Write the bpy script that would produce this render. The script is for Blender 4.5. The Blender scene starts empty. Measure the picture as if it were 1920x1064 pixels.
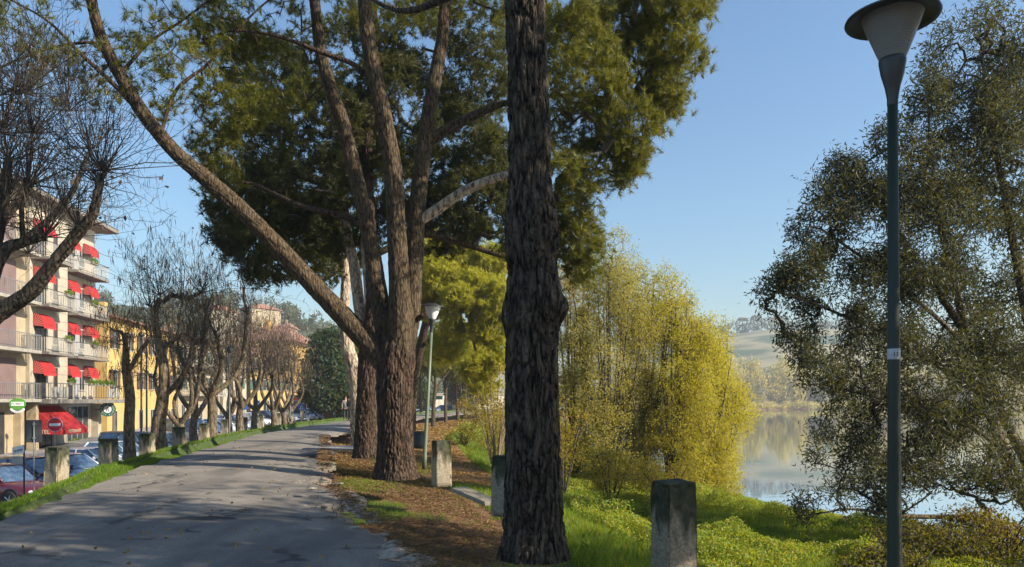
import bpy, bmesh, math, random
import numpy as np
from mathutils import Vector, Matrix
R = math.radians
sc = bpy.context.scene
col = sc.collection

# ------------------------------------------------------------------ camera, sky, sun
HAZE = .0006
F = 1400.0; CX = 960.0; HY = 750.0; EYE = 1.6
cam = bpy.data.cameras.new('camera'); co = bpy.data.objects.new('camera', cam); col.objects.link(co)
co.location = (0, 0, EYE); co.rotation_euler = (R(90), 0, 0)
cam.sensor_width = 36; cam.lens = 36 * F / 1920; cam.shift_y = (HY - 532) / 1920
cam.clip_start = 0.1; cam.clip_end = 6000
sc.camera = co
SUN_EL = 30.0; SUN_AZ = 108.0      # azimuth clockwise from +Y
w = bpy.data.worlds.new('World'); sc.world = w; w.use_nodes = True
nt = w.node_tree; bg = nt.nodes['Background']
sky = nt.nodes.new('ShaderNodeTexSky'); sky.sky_type = 'NISHITA'; sky.sun_disc = False
sky.sun_elevation = R(SUN_EL); sky.sun_rotation = R(SUN_AZ); sky.air_density = 1.7; sky.dust_density = 1.6; sky.ozone_density = 6.5; sky.altitude = 900
nt.links.new(sky.outputs[0], bg.inputs[0]); bg.inputs[1].default_value = 0.10
sl = bpy.data.lights.new('sun', 'SUN'); sl.energy = 5.0; sl.angle = R(0.5); sl.color = (1.0, 0.90, 0.74)
so = bpy.data.objects.new('sun', sl); col.objects.link(so)
sd = Vector((math.sin(R(SUN_AZ)) * math.cos(R(SUN_EL)), math.cos(R(SUN_AZ)) * math.cos(R(SUN_EL)), math.sin(R(SUN_EL))))
so.rotation_euler = sd.to_track_quat('Z', 'Y').to_euler(); so.location = sd * 60
sc.view_settings.view_transform = 'Standard'; sc.view_settings.look = 'None'
sc.view_settings.gamma = 1; sc.view_settings.exposure = 0.88
sc.render.engine = 'CYCLES'
sc.cycles.max_bounces = 6; sc.cycles.transparent_max_bounces = 8; sc.cycles.volume_bounces = 0

# ------------------------------------------------------------------ helpers
def at(px, py, Y): return np.array(((px - CX) / F * Y, Y, EYE + (HY - py) / F * Y))
def gx(px, Y): return (px - CX) / F * Y
def lerp(a, b, t): return a + (b - a) * t
def vn(P, s=1.0, seed=0.0):
    P = np.asarray(P, float) * s; i = np.floor(P); f = P - i; f = f * f * (3 - 2 * f)
    def h(a, b, c):
        v = np.sin(a * 127.1 + b * 311.7 + c * 74.7 + seed * 17.13) * 43758.5453
        return v - np.floor(v)
    x, y, z = i[..., 0], i[..., 1], i[..., 2]; u, v, w_ = f[..., 0], f[..., 1], f[..., 2]
    def ly(zz):
        a = lerp(h(x, y, zz), h(x + 1, y, zz), u); b = lerp(h(x, y + 1, zz), h(x + 1, y + 1, zz), u); return lerp(a, b, v)
    return lerp(ly(z), ly(z + 1), w_)
def fbm(P, s=1.0, seed=0.0, o=3):
    r = 0; a = .5; t = 0
    for k in range(o): r = r + a * vn(P, s * 2 ** k, seed + k); t += a; a *= .5
    return r / t
def p3(x, y, z=0): x, y = np.broadcast_arrays(x, y); return np.stack([x, y, np.zeros_like(x) + z], -1)

def mesh_np(name, V, faces, mats, parent=None, fm=None, smooth=False, attrs=None):
    """faces: list of (n,k) int arrays"""
    V = np.asarray(V, np.float32); me = bpy.data.meshes.new(name)
    me.vertices.add(len(V)); me.vertices.foreach_set('co', V.ravel())
    lt = np.concatenate([np.full(len(f), f.shape[1], np.int32) for f in faces])
    lv = np.concatenate([f.ravel() for f in faces]).astype(np.int32)
    ls = np.concatenate([[0], np.cumsum(lt)[:-1]]).astype(np.int32)
    me.loops.add(len(lv)); me.loops.foreach_set('vertex_index', lv)
    me.polygons.add(len(lt)); me.polygons.foreach_set('loop_start', ls); me.polygons.foreach_set('loop_total', lt)
    if fm is not None: me.polygons.foreach_set('material_index', np.asarray(fm, np.int32))
    me.polygons.foreach_set('use_smooth', np.full(len(lt), smooth))
    for m in (mats if isinstance(mats, (list, tuple)) else [mats]): me.materials.append(m)
    if attrs:
        for k, a in attrs.items():
            at_ = me.attributes.new(k, 'FLOAT', 'POINT'); at_.data.foreach_set('value', np.asarray(a, np.float32))
    me.update(calc_edges=True)
    o = bpy.data.objects.new(name, me); col.objects.link(o)
    if parent: o.parent = parent
    return o

class MB:
    def __init__(s): s.v = []; s.f = []; s.m = []; s.mi = 0
    def add(s, vs, fs):
        b = len(s.v); s.v += [tuple(map(float, v)) for v in vs]; s.f += [tuple(i + b for i in f) for f in fs]; s.m += [s.mi] * len(fs); return s
    def box(s, x0, x1, y0, y1, z0, z1, M=None):
        vs = [(x, y, z) for z in (z0, z1) for y in (y0, y1) for x in (x0, x1)]
        if M is not None: vs = [M @ Vector(v) for v in vs]
        return s.add(vs, [(0, 2, 3, 1), (4, 5, 7, 6), (0, 1, 5, 4), (2, 6, 7, 3), (0, 4, 6, 2), (1, 3, 7, 5)])
    def taper(s, x0, x1, y0, y1, z0, z1, k):
        cx, cy = (x0 + x1) / 2, (y0 + y1) / 2
        vs = [(x, y, z0) for y in (y0, y1) for x in (x0, x1)] + [(cx + (x - cx) * k, cy + (y - cy) * k, z1) for y in (y0, y1) for x in (x0, x1)]
        return s.add(vs, [(0, 2, 3, 1), (4, 5, 7, 6), (0, 1, 5, 4), (2, 6, 7, 3), (0, 4, 6, 2), (1, 3, 7, 5)])
    def lathe(s, prof, n=16, c=(0, 0, 0), ax='z', cap=True):
        vs = []
        for r, h in prof:
            for i in range(n):
                a = 2 * math.pi * i / n; p = (r * math.cos(a), r * math.sin(a), h)
                if ax == 'y': p = (p[0], p[2], p[1])
                if ax == 'x': p = (p[2], p[0], p[1])
                vs.append((p[0] + c[0], p[1] + c[1], p[2] + c[2]))
        fs = [(j * n + i, j * n + (i + 1) % n, (j + 1) * n + (i + 1) % n, (j + 1) * n + i) for j in range(len(prof) - 1) for i in range(n)]
        if cap: fs += [tuple(range(n))[::-1], tuple((len(prof) - 1) * n + i for i in range(n))]
        return s.add(vs, fs)
    def bar(s, a, b, r, n=6, r2=None):
        a = Vector(a); b = Vector(b); d = (b - a).normalized(); q = d.to_track_quat('Z', 'Y'); r2 = r if r2 is None else r2
        vs = [a + q @ Vector((r * math.cos(2 * math.pi * i / n), r * math.sin(2 * math.pi * i / n), 0)) for i in range(n)] + \
             [b + q @ Vector((r2 * math.cos(2 * math.pi * i / n), r2 * math.sin(2 * math.pi * i / n), 0)) for i in range(n)]
        return s.add(vs, [(i, (i + 1) % n, n + (i + 1) % n, n + i) for i in range(n)] + [tuple(range(n))[::-1], tuple(range(n, 2 * n))])
    def build(s, name, mats, parent=None, smooth=False, bevel=0, seg=2, sub=0):
        me = bpy.data.meshes.new(name); me.from_pydata(s.v, [], s.f)
        for m in (mats if isinstance(mats, (list, tuple)) else [mats]): me.materials.append(m)
        me.polygons.foreach_set('material_index', s.m)
        if bevel or sub:
            bm = bmesh.new(); bm.from_mesh(me)
            if sub: bmesh.ops.subdivide_edges(bm, edges=bm.edges[:], cuts=sub, use_grid_fill=True)
            if bevel:
                bmesh.ops.bevel(bm, geom=[e for e in bm.edges if len(e.link_faces) == 2 and e.calc_face_angle(0) > .5], offset=bevel, segments=seg, affect='EDGES', profile=.5, clamp_overlap=True)
            bm.to_mesh(me); bm.free()
        me.polygons.foreach_set('use_smooth', [smooth] * len(me.polygons)); me.update()
        o = bpy.data.objects.new(name, me); col.objects.link(o)
        if parent: o.parent = parent
        return o

def tag(o, label=None, cat=None, group=None, kind=None):
    if label: o['label'] = label
    if cat: o['category'] = cat
    if group: o['group'] = group
    if kind: o['kind'] = kind
    return o
def empty(name, loc, rz=0, label=None, cat=None, group=None):
    o = bpy.data.objects.new(name, None); col.objects.link(o); o.location = tuple(float(a) for a in loc); o.rotation_euler = (0, 0, rz)
    return tag(o, label, cat, group)
def copy_tree(o, parent=None):
    c = o.copy(); col.objects.link(c)
    if parent is not None: c.parent = parent
    for ch in list(o.children): copy_tree(ch, c)
    return c
def place(o, loc, rz=0, s=1.0, label=None):
    o.location = tuple(float(a) for a in loc); o.rotation_euler = (0, 0, rz); o.scale = (s, s, s)
    if label: o['label'] = label
    return o

# ------------------------------------------------------------------ materials
def newmat(name):
    m = bpy.data.materials.new(name); m.use_nodes = True; n = m.node_tree.nodes; l = m.node_tree.links
    return m, n, l, n['Principled BSDF']
def ramp(n, l, fac, stops, interp='LINEAR'):
    r = n.new('ShaderNodeValToRGB'); r.color_ramp.interpolation = interp
    e = r.color_ramp.elements
    while len(e) < len(stops): e.new(.5)
    for i, (p, c) in enumerate(stops):
        e[i].position = p; e[i].color = (c, c, c, 1) if not isinstance(c, tuple) else (*c, 1)
    l.new(fac, r.inputs[0]); return r.outputs[0]
def noise(n, l, scale, detail=4, coord='Object', stretch=None, rough=.55, dist=0):
    tc = n.new('ShaderNodeTexCoord'); o = tc.outputs[coord]
    if stretch:
        mp = n.new('ShaderNodeMapping'); mp.inputs['Scale'].default_value = stretch; l.new(o, mp.inputs[0]); o = mp.outputs[0]
    t = n.new('ShaderNodeTexNoise'); t.inputs['Scale'].default_value = scale; t.inputs['Detail'].default_value = detail
    t.inputs['Roughness'].default_value = rough; t.inputs['Distortion'].default_value = dist
    l.new(o, t.inputs['Vector']); return t.outputs['Fac']
def voro(n, l, scale, feat='DISTANCE_TO_EDGE', stretch=None, coord='Object', warp=0.0):
    tc = n.new('ShaderNodeTexCoord'); o = tc.outputs[coord]
    if warp:
        t = n.new('ShaderNodeTexNoise'); t.inputs['Scale'].default_value = 3; l.new(o, t.inputs['Vector'])
        mx = n.new('ShaderNodeMix'); mx.data_type = 'VECTOR'; mx.inputs[0].default_value = warp
        l.new(o, mx.inputs[4]); l.new(t.outputs['Color'], mx.inputs[5]); o = mx.outputs[1]
    if stretch:
        mp = n.new('ShaderNodeMapping'); mp.inputs['Scale'].default_value = stretch; l.new(o, mp.inputs[0]); o = mp.outputs[0]
    v = n.new('ShaderNodeTexVoronoi'); v.feature = feat; v.inputs['Scale'].default_value = scale; l.new(o, v.inputs['Vector'])
    return v.outputs['Distance']
def mixc(n, l, f, a, b):
    x = n.new('ShaderNodeMix'); x.data_type = 'RGBA'
    (l.new(f, x.inputs[0]) if not isinstance(f, float) else setattr(x.inputs[0], 'default_value', f))
    for s, v in ((6, a), (7, b)):
        if isinstance(v, tuple): x.inputs[s].default_value = (*v, 1)
        else: l.new(v, x.inputs[s])
    return x.outputs[2]
def mth(n, l, op, a, b=0.0, c=None):
    x = n.new('ShaderNodeMath'); x.operation = op
    for i, v in enumerate((a, b) if c is None else (a, b, c)):
        if isinstance(v, (int, float)): x.inputs[i].default_value = v
        else: l.new(v, x.inputs[i])
    return x.outputs[0]
def bump(n, l, p, h, strength=.5, dist=.02, prev=None):
    b = n.new('ShaderNodeBump'); b.inputs['Strength'].default_value = strength; b.inputs['Distance'].default_value = dist
    l.new(h, b.inputs['Height'])
    if prev is not None: l.new(prev, b.inputs['Normal'])
    l.new(b.outputs[0], p.inputs['Normal']); return b.outputs[0]
def simple(name, c1, c2=None, scale=5, rough=.6, bmp=0, bd=.01, detail=5, stretch=None, metal=0, lo=.35, hi=.65, coat=0):
    m, n, l, p = newmat(name); p.inputs['Roughness'].default_value = rough; p.inputs['Metallic'].default_value = metal
    if coat: p.inputs['Coat Weight'].default_value = coat; p.inputs['Coat Roughness'].default_value = .05
    if c2 is None: c2 = tuple(c * .8 for c in c1)
    f = noise(n, l, scale, detail, stretch=stretch)
    l.new(ramp(n, l, f, [(lo, c1), (hi, c2)]), p.inputs['Base Color'])
    if bmp: bump(n, l, p, noise(n, l, scale * 3, 6, stretch=stretch), bmp, bd)
    return m
def leafmat(name, cols, trans=.45, rough=.5, gloss=.02):
    m, n, l, p = newmat(name)
    g = n.new('ShaderNodeNewGeometry')
    k = len(cols); c = ramp(n, l, g.outputs['Random Per Island'], [(i / max(1, k - 1), q) for i, q in enumerate(cols)])
    d = n.new('ShaderNodeBsdfDiffuse'); t = n.new('ShaderNodeBsdfTranslucent'); gl = n.new('ShaderNodeBsdfGlossy'); gl.inputs['Roughness'].default_value = rough
    gl.inputs['Color'].default_value = (1, 1, 1, 1)
    l.new(c, d.inputs[0]); l.new(mixc(n, l, .4, c, (0.85, 0.75, 0.03)), t.inputs[0])
    a = n.new('ShaderNodeMixShader'); a.inputs[0].default_value = trans; l.new(d.outputs[0], a.inputs[1]); l.new(t.outputs[0], a.inputs[2])
    b = n.new('ShaderNodeMixShader'); b.inputs[0].default_value = gloss; l.new(a.outputs[0], b.inputs[1]); l.new(gl.outputs[0], b.inputs[2])
    l.new(b.outputs[0], n['Material Output'].inputs['Surface']); return m
def barkmat(name, groove, plate, plate2, sc_=7.0, st=(1, 1, .22), bs=.9, bd=.03):
    m, n, l, p = newmat(name); p.inputs['Roughness'].default_value = .9; p.inputs['Specular IOR Level'].default_value = .25
    v = voro(n, l, sc_, stretch=st, warp=.09); f = noise(n, l, sc_ * 3, 6, stretch=(1, 1, .35)); f2 = noise(n, l, 1.6, 4)
    fz = noise(n, l, sc_ * 1.3, 5, stretch=(1, 1, .3), rough=.7)
    e = ramp(n, l, mth(n, l, 'ADD', v, mth(n, l, 'MULTIPLY_ADD', fz, .9, -.38)), [(0.0, 0.0), (.16, .6), (.42, 1.0)])
    pc = mixc(n, l, ramp(n, l, f2, [(.35, 0.0), (.65, 1.0)]), plate, plate2)
    pc = mixc(n, l, ramp(n, l, f, [(.3, 0.0), (.75, 1.0)]), pc, tuple(min(1, c * 1.9) for c in plate2))
    l.new(mixc(n, l, e, groove, pc), p.inputs['Base Color'])
    b1 = bump(n, l, p, e, bs, bd); bump(n, l, p, f, .6, bd * .4, b1); return m
BARK_PINE = barkmat('pine_bark', (.009, .006, .004), (.060, .032, .018), (.078, .052, .036), 15.0, (1, 1, .16), 1.0, .035)
BARK_SHADED = barkmat('shaded_bark', (.008, .006, .004), (.044, .031, .020), (.095, .074, .053), 15.0, (1, 1, .16), 1.0, .035)  # shade on the near trunks is put into this darker bark colour
BARK_RED = barkmat('upper_pine_bark', (.012, .008, .005), (.070, .042, .022), (.085, .062, .036), 17.0, (1, 1, .25), bd=.02)
BARK_SUNLIT = barkmat('sunlit_pine_bark', (.07, .045, .03), (.34, .23, .16), (.38, .31, .23), 9.0, (1, 1, .35), .6, .015)  # pale copy of the pine bark, with sunlight painted into its colour
BARK_GREY = barkmat('grey_bark', (.018, .013, .008), (.11, .078, .048), (.15, .115, .075), 12.0, (1, 1, .3), .7, .015)
TWIG = simple('twig', (.05, .036, .028), (.085, .066, .05), 20, .85)
TWIG_PALE = simple('pale_twig', (.30, .23, .14), (.2, .15, .09), 8, .8)
TWIG_DARK = simple('dark_twig', (.03, .023, .018), (.05, .04, .03), 20, .85)
PODS = leafmat('pods', [(.06, .04, .03), (.10, .065, .04), (.16, .11, .065)], .1)
NEEDLE = leafmat('pine_needles', [(.032, .052, .009), (.065, .088, .011), (.13, .135, .014), (.038, .055, .012), (.24, .21, .02)], .30, .45, .02)
NEEDLE_SHADED = leafmat('shaded_pine_needles', [(.013, .024, .008), (.022, .034, .010), (.05, .056, .012)], .2, .5, .02)  # crown shade painted in as a darker copy of the needles
NEEDLE_SUNLIT = leafmat('sunlit_pine_needles', [(.26, .30, .02), (.36, .36, .025), (.46, .40, .03), (.16, .20, .02)], .5, .5, .02)  # brighter copy of the needles, sunlight put into the colour
WILLOW = leafmat('willow_leaves', [(.35, .30, .02), (.43, .36, .025), (.26, .26, .03), (.52, .40, .03), (.20, .18, .03)], .5)
WILLOWG = leafmat('dull_willow_leaves', [(.31, .27, .06), (.38, .32, .07), (.24, .23, .07), (.44, .36, .06), (.22, .20, .08)], .45)
YELLOW = leafmat('yellow_leaves', [(.38, .27, .03), (.45, .33, .03), (.30, .25, .04), (.40, .22, .03), (.2, .2, .03)], .5)
RIVER = leafmat('river_tree_leaves', [(.028, .037, .018), (.038, .048, .024), (.062, .07, .04), (.018, .026, .014), (.07, .065, .024), (.032, .044, .026)], .16, .5, .03)  # leaf colours darkened to carry the river tree's shade
BROWNL = leafmat('brown_leaves', [(.05, .035, .015), (.07, .055, .02), (.12, .055, .018), (.04, .045, .015), (.22, .085, .02), (.055, .055, .02)], .35)
BRAMBLE = leafmat('bramble_leaves', [(.03, .035, .014), (.045, .05, .016), (.06, .04, .014), (.03, .04, .016), (.12, .06, .018)], .3)
COVER = leafmat('ground_cover_leaves', [(.12, .24, .03), (.2, .36, .03), (.34, .40, .03), (.08, .19, .03), (.48, .42, .05), (.26, .18, .06)], .45)
GRASSM = leafmat('grass_blades', [(.08, .20, .015), (.12, .27, .02), (.18, .30, .025), (.06, .14, .015), (.28, .26, .05)], .45)
LITTER = leafmat('fallen_leaves', [(.28, .13, .03), (.2, .09, .025), (.36, .2, .05), (.12, .06, .025), (.3, .22, .06)], .2)
LITTER_D = leafmat('fallen_needles', [(.17, .09, .045), (.12, .065, .035), (.22, .12, .06), (.075, .045, .028)], .1)
DARKTREE = leafmat('evergreen_leaves', [(.012, .03, .016), (.02, .045, .022), (.03, .06, .02)], .2, .5, .02)
FARWOOD = leafmat('far_wood_leaves', [(.44, .36, .10), (.55, .45, .12), (.46, .32, .12), (.30, .30, .08), (.6, .5, .13)], .35)
HILLWOOD = leafmat('hill_wood_leaves', [(.04, .06, .03), (.06, .08, .035), (.09, .09, .04), (.05, .06, .04)], .2)
CONC = None

def concmat():
    m, n, l, p = newmat('mossy_stone'); p.inputs['Roughness'].default_value = .92
    f = noise(n, l, 30, 6); g = noise(n, l, 4.5, 5, stretch=(1, 1, .45), dist=.6); h = noise(n, l, 90, 2)
    base = ramp(n, l, f, [(.3, (.24, .19, .125)), (.55, (.40, .335, .235)), (.75, (.5, .43, .32))])
    base = mixc(n, l, ramp(n, l, h, [(.60, 0.0), (.68, 1.0)]), base, (.10, .09, .06))
    tc = n.new('ShaderNodeTexCoord'); sp = n.new('ShaderNodeSeparateXYZ'); l.new(tc.outputs['Object'], sp.inputs[0])
    hgt = mth(n, l, 'MULTIPLY_ADD', sp.outputs[2], .75, -.28)
    moss = ramp(n, l, mth(n, l, 'ADD', hgt, g), [(.42, 0.0), (.58, 1.0)])
    mc = ramp(n, l, noise(n, l, 11, 6), [(.35, (.028, .030, .022)), (.6, (.075, .078, .035)), (.75, (.13, .11, .06))])
    l.new(mixc(n, l, moss, base, mc), p.inputs['Base Color'])
    bump(n, l, p, noise(n, l, 45, 8, rough=.75), 1.0, .02); return m
CONC = concmat()
RUBBLE = simple('pale_rubble', (.42, .36, .28), (.22, .18, .14), 14, .9, .8, .02)
PLAST_Y = simple('yellow_plaster', (.56, .38, .13), (.46, .31, .11), 1.2, .9, .2, .01)
PLAST_C = simple('cream_plaster', (.42, .34, .22), (.33, .265, .17), 1.5, .9, .2, .01)
PLAST_W = simple('white_plaster', (.43, .38, .29), (.35, .30, .23), 1.2, .9, .2, .01)
PLAST_O = simple('ochre_plaster', (.58, .35, .10), (.48, .29, .09), 1.0, .9)
PLAST_R = simple('red_plaster', (.55, .09, .05), (.45, .08, .05), 1.0, .9)
PLAST_P = simple('mauve_plaster', (.20, .13, .12), (.16, .105, .10), 1.5, .9)
PANEL_Y = simple('yellow_panel', (.66, .50, .10), (.58, .44, .10), 2, .8)
SLAB = simple('balcony_concrete', (.22, .195, .165), (.15, .135, .115), 3, .9)
SLABW = simple('white_slab_edge', (.36, .33, .28), (.26, .24, .20), 3, .9)
WHITEP = simple('white_paint', (.50, .48, .43), (.42, .40, .36), 3, .5)
RAILM = simple('dark_railing', (.05, .055, .06), None, 5, .5, metal=.3)
RED = simple('red_awning', (.42, .016, .014), (.30, .014, .016), 2.5, .75)
REDV = simple('red_valance', (.5, .03, .025), (.42, .02, .02), 3, .75)
WINM = simple('window_glass', (.03, .035, .04), (.05, .055, .06), 1, .08)
SHUT = simple('brown_shutter', (.13, .075, .04), (.09, .05, .03), 5, .7, .4, .01, stretch=(.2, .2, 8))
SHUTG = simple('green_shutter', (.06, .12, .08), (.04, .09, .06), 5, .7, .4, .01, stretch=(.2, .2, 8))
SHUTGR = simple('grey_blind', (.36, .36, .38), (.28, .28, .3), 5, .7, .4, .01, stretch=(.2, .2, 8))
DARK = simple('dark_interior', (.02, .02, .02), None, 3, .8)
BLACKM = simple('black_rubber', (.018, .018, .018), None, 8, .8)
CHROME = simple('alloy', (.55, .55, .57), None, 4, .3, metal=.9)
LENS = simple('headlight_lens', (.75, .78, .82), (.55, .58, .6), 15, .08)
CARGL = simple('car_glass', (.03, .06, .12), (.10, .15, .22), 4, .03)  # light blue in the base colour imitates reflected sky
CARGL.node_tree.nodes['Principled BSDF'].inputs['Coat Weight'].default_value = 1.0
POLEG = simple('green_pole_paint', (.016, .026, .014), (.024, .034, .018), 6, .55, .25, .002, stretch=(1, 1, .2))
POLEG2 = simple('grey_green_pole', (.16, .19, .12), (.09, .12, .07), 4, .5, stretch=(1, 1, .2))
POLEK = simple('lamp_metal', (.03, .032, .035), (.045, .048, .05), 8, .4)
POLEGREY = simple('galvanised_pole', (.35, .36, .37), (.28, .29, .3), 6, .45, metal=.6)
TILE = simple('roof_tiles', (.33, .16, .11), (.24, .12, .09), 2, .9, .6, .05, stretch=(6, 1, 1))
TILEG = simple('brown_roof_tiles', (.20, .15, .13), (.14, .11, .1), 2, .9, .6, .05, stretch=(1, 6, 1))
SIGNR = simple('sign_red', (.55, .015, .02), None, 3, .4)
SIGNW = simple('sign_white', (.78, .78, .8), (.72, .72, .74), 3, .4)
SIGNB = simple('sign_blue', (.02, .10, .45), None, 3, .4)
SIGNG = simple('sign_green', (.08, .28, .03), (.06, .2, .03), 6, .35)
SIGNT = simple('sign_teal', (.01, .12, .10), (.01, .09, .08), 6, .35)
TEXTK = simple('black_lettering', (.02, .02, .025), None, 3, .6)
TEXTW = simple('cream_lettering', (.8, .72, .5), None, 3, .6)
def paint(name, c): return simple(name, c, tuple(x * .92 for x in c), 1.5, .28, coat=1.0, metal=.15)

def text_obj(s, name, size, M, mat, parent, depth=.004, align='CENTER'):
    cu = bpy.data.curves.new('tmp', 'FONT'); cu.body = s; cu.size = size; cu.extrude = depth; cu.align_x = align; cu.align_y = 'CENTER'
    to = bpy.data.objects.new('tmp', cu); col.objects.link(to)
    dg = bpy.context.evaluated_depsgraph_get(); me = bpy.data.meshes.new_from_object(to.evaluated_get(dg))
    bpy.data.objects.remove(to); me.transform(M); me.materials.clear(); me.materials.append(mat); me.name = name
    o = bpy.data.objects.new(name, me); col.objects.link(o); o.parent = parent; return o
def face_mat(origin, xdir, up=(0, 0, 1)):
    x = Vector(xdir).normalized(); y = Vector(up).normalized(); z = x.cross(y)
    M = Matrix((x, y, z)).transposed().to_4x4(); M.translation = Vector(origin); return M

# ------------------------------------------------------------------ land layout (curves in plan)
def ci(xs, ys): xs = np.array(xs, float); ys = np.array(ys, float); return lambda t: np.interp(t, xs, ys)
Led = ci([-20, 0, 10.2, 17.2, 27.3, 36, 46.7, 60.5, 80, 100, 140, 200], [-1.0, -4.6, -7.0, -8.7, -10.9, -12.4, -13.3, -13.8, -13.2, -11, -2, 30])
Red_ = ci([-20, 0, 3, 7.1, 12.4, 18.7, 28, 37, 60, 80, 100, 140, 200], [9, 2.1, .9, -.71, -2.84, -4.67, -7.0, -9.2, -9.8, -9.4, -7.2, 2, 34])
Bln = ci([-20, 0, 7.3, 11.6, 16, 25, 40, 60, 90, 110, 140, 200, 400], [13, 4.6, 1.58, -.19, -1.5, -3.8, -6.3, -8.6, -9.2, -6.5, 8, 40, 160])
Xb = ci([-60, 18, 22, 26, 30, 40, 60, 90, 110, 140, 200, 300, 420], [20, 18, 15.8, 13.0, 12.4, 10.6, 8.5, 7.5, 9, 22, 54, 95, 150])
prs = ci([-1, 0, .7, 4.5, 8, 60], [0, 0, -.12, -1.85, -2.1, -2.3])
prd = ci([-60, -5, -1.6, 0, 1, 4, 300], [3, -2.2, -2.98, -3.2, -3.8, -5.2, -5.5])
pld = ci([-1, 0, .5, 2.7, 3.1, 99], [0, 0, -.14, -2.03, -2.1, -2.1])
street_z = ci([-50, 38, 46, 55, 65, 80, 400], [-2.1, -2.1, -1.85, -1.5, -1.2, -.9, -.3])
verge = ci([0, 11, 13, 16.5, 24], [.1, .15, .3, .7, .85])
def ground_z(x, y):
    x = np.asarray(x, float); y = np.asarray(y, float)
    s = (x - Bln(y)) * .95; z = prs(s)
    z = np.minimum(z, prd(x - Xb(y)))
    far = np.interp(y + 6 * np.sin(x * .03) + 3 * np.sin(x * .11), [360, 364, 367, 400, 700], [-5.5, -3.4, -2.6, -1.0, 3]); z = np.where((y > 340) & (x > 30), np.maximum(z, far), z)
    u = (Led(y) - verge(y)) - x
    zl = pld(u) / 2.1 * (-street_z(y)); z = np.where(u > 0, np.maximum(zl, np.where(u > 3.3, street_z(y), -9)), z)
    P = p3(x, y)
    rough = np.where((x < Led(y)) & (u < 3.2), np.clip((Led(y) - x) / 1.2, .1, 1), np.where(x > Red_(y), np.clip((x - Red_(y)) / 1.5, .12, 1), .12))
    z = z + rough * ((fbm(P, 1.3, 5, 3) - .5) * .10 + (fbm(P, .35, 9, 2) - .5) * .12 * (s > 1))
    # soil crown between road and slope, mound at the trees
    return z

# ground sheet
xs = np.concatenate([-np.geomspace(22, 600, 50)[::-1], np.arange(-21.8, 14, .2), np.geomspace(14.2, 850, 70)])
ys = np.concatenate([np.arange(-60, 2, 2), np.arange(2, 40, .2), np.arange(40, 120, .8), np.geomspace(121, 700, 90), np.arange(352.5, 385, 1.7)])
ys = np.sort(ys)
X, Yg = np.meshgrid(xs, ys); Z = ground_z(X, Yg)
P = p3(X, Yg)
nx, ny = len(xs), len(ys)
idx = np.arange(nx * ny).reshape(ny, nx)
Fq = np.stack([idx[:-1, :-1], idx[:-1, 1:], idx[1:, 1:], idx[1:, :-1]], -1).reshape(-1, 4)
S_ = (X - Bln(Yg)); U_ = (Led(Yg) - X)
gn = fbm(P, .55, 3, 3)
grass = np.zeros_like(X)
grass = np.where((U_ > 0.12) & (U_ < 4.2), 1.0, grass)
grass = np.where((X > Red_(Yg)), np.clip((gn - .60) * 6 + .30, 0, 1) * .7, grass)
grass = np.where((S_ > 3.6) & (X < Xb(Yg) + 1), np.clip((gn - .25) * 4, .5, 1), grass)
leaf = np.where((S_ > -.2) & (S_ < 4.6) & (Yg > 15), np.clip((Yg - 15) / 10, .2, 1), 0)
leaf = np.where((X > Red_(Yg) - .5) & (S_ < 0) & (Yg > 20), .62, leaf)
asph = np.where(U_ > 4.1, 1.0, 0.0)
gm, n, l, p = newmat('ground'); p.inputs['Roughness'].default_value = .95
def attr(n, name):
    a = n.new('ShaderNodeAttribute'); a.attribute_name = name; return a.outputs['Fac']
dirt = ramp(n, l, noise(n, l, 3.2, 8, rough=.65), [(.3, (.06, .032, .018)), (.5, (.17, .08, .038)), (.68, (.29, .145, .07))])
gr = ramp(n, l, noise(n, l, 9, 5), [(.3, (.035, .06, .012)), (.6, (.07, .11, .018)), (.8, (.12, .14, .03))])
lf = ramp(n, l, noise(n, l, 14, 6, rough=.8), [(.3, (.07, .035, .018)), (.5, (.18, .09, .03)), (.7, (.32, .19, .06))])
fg = ramp(n, l, mth(n, l, 'ADD', attr(n, 'grass'), mth(n, l, 'MULTIPLY_ADD', noise(n, l, 5, 6, rough=.7), 1.2, -.6)), [(.40, 0.0), (.62, 1.0)])
fl = ramp(n, l, mth(n, l, 'ADD', attr(n, 'leaf'), mth(n, l, 'MULTIPLY_ADD', noise(n, l, 2.2, 6, rough=.7), 1.4, -.7)), [(.38, 0.0), (.65, 1.0)])
c = mixc(n, l, fl, mixc(n, l, fg, dirt, gr), lf)
c = mixc(n, l, attr(n, 'asph'), c, (.12, .115, .11))
l.new(c, p.inputs['Base Color']); bump(n, l, p, noise(n, l, 22, 8, rough=.75), .9, .03)
g = mesh_np('ground', np.stack([X, Yg, Z], -1).reshape(-1, 3), [Fq], gm, smooth=True, attrs={'grass': grass.ravel(), 'leaf': leaf.ravel(), 'asph': asph.ravel()})
tag(g, kind='structure')

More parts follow.
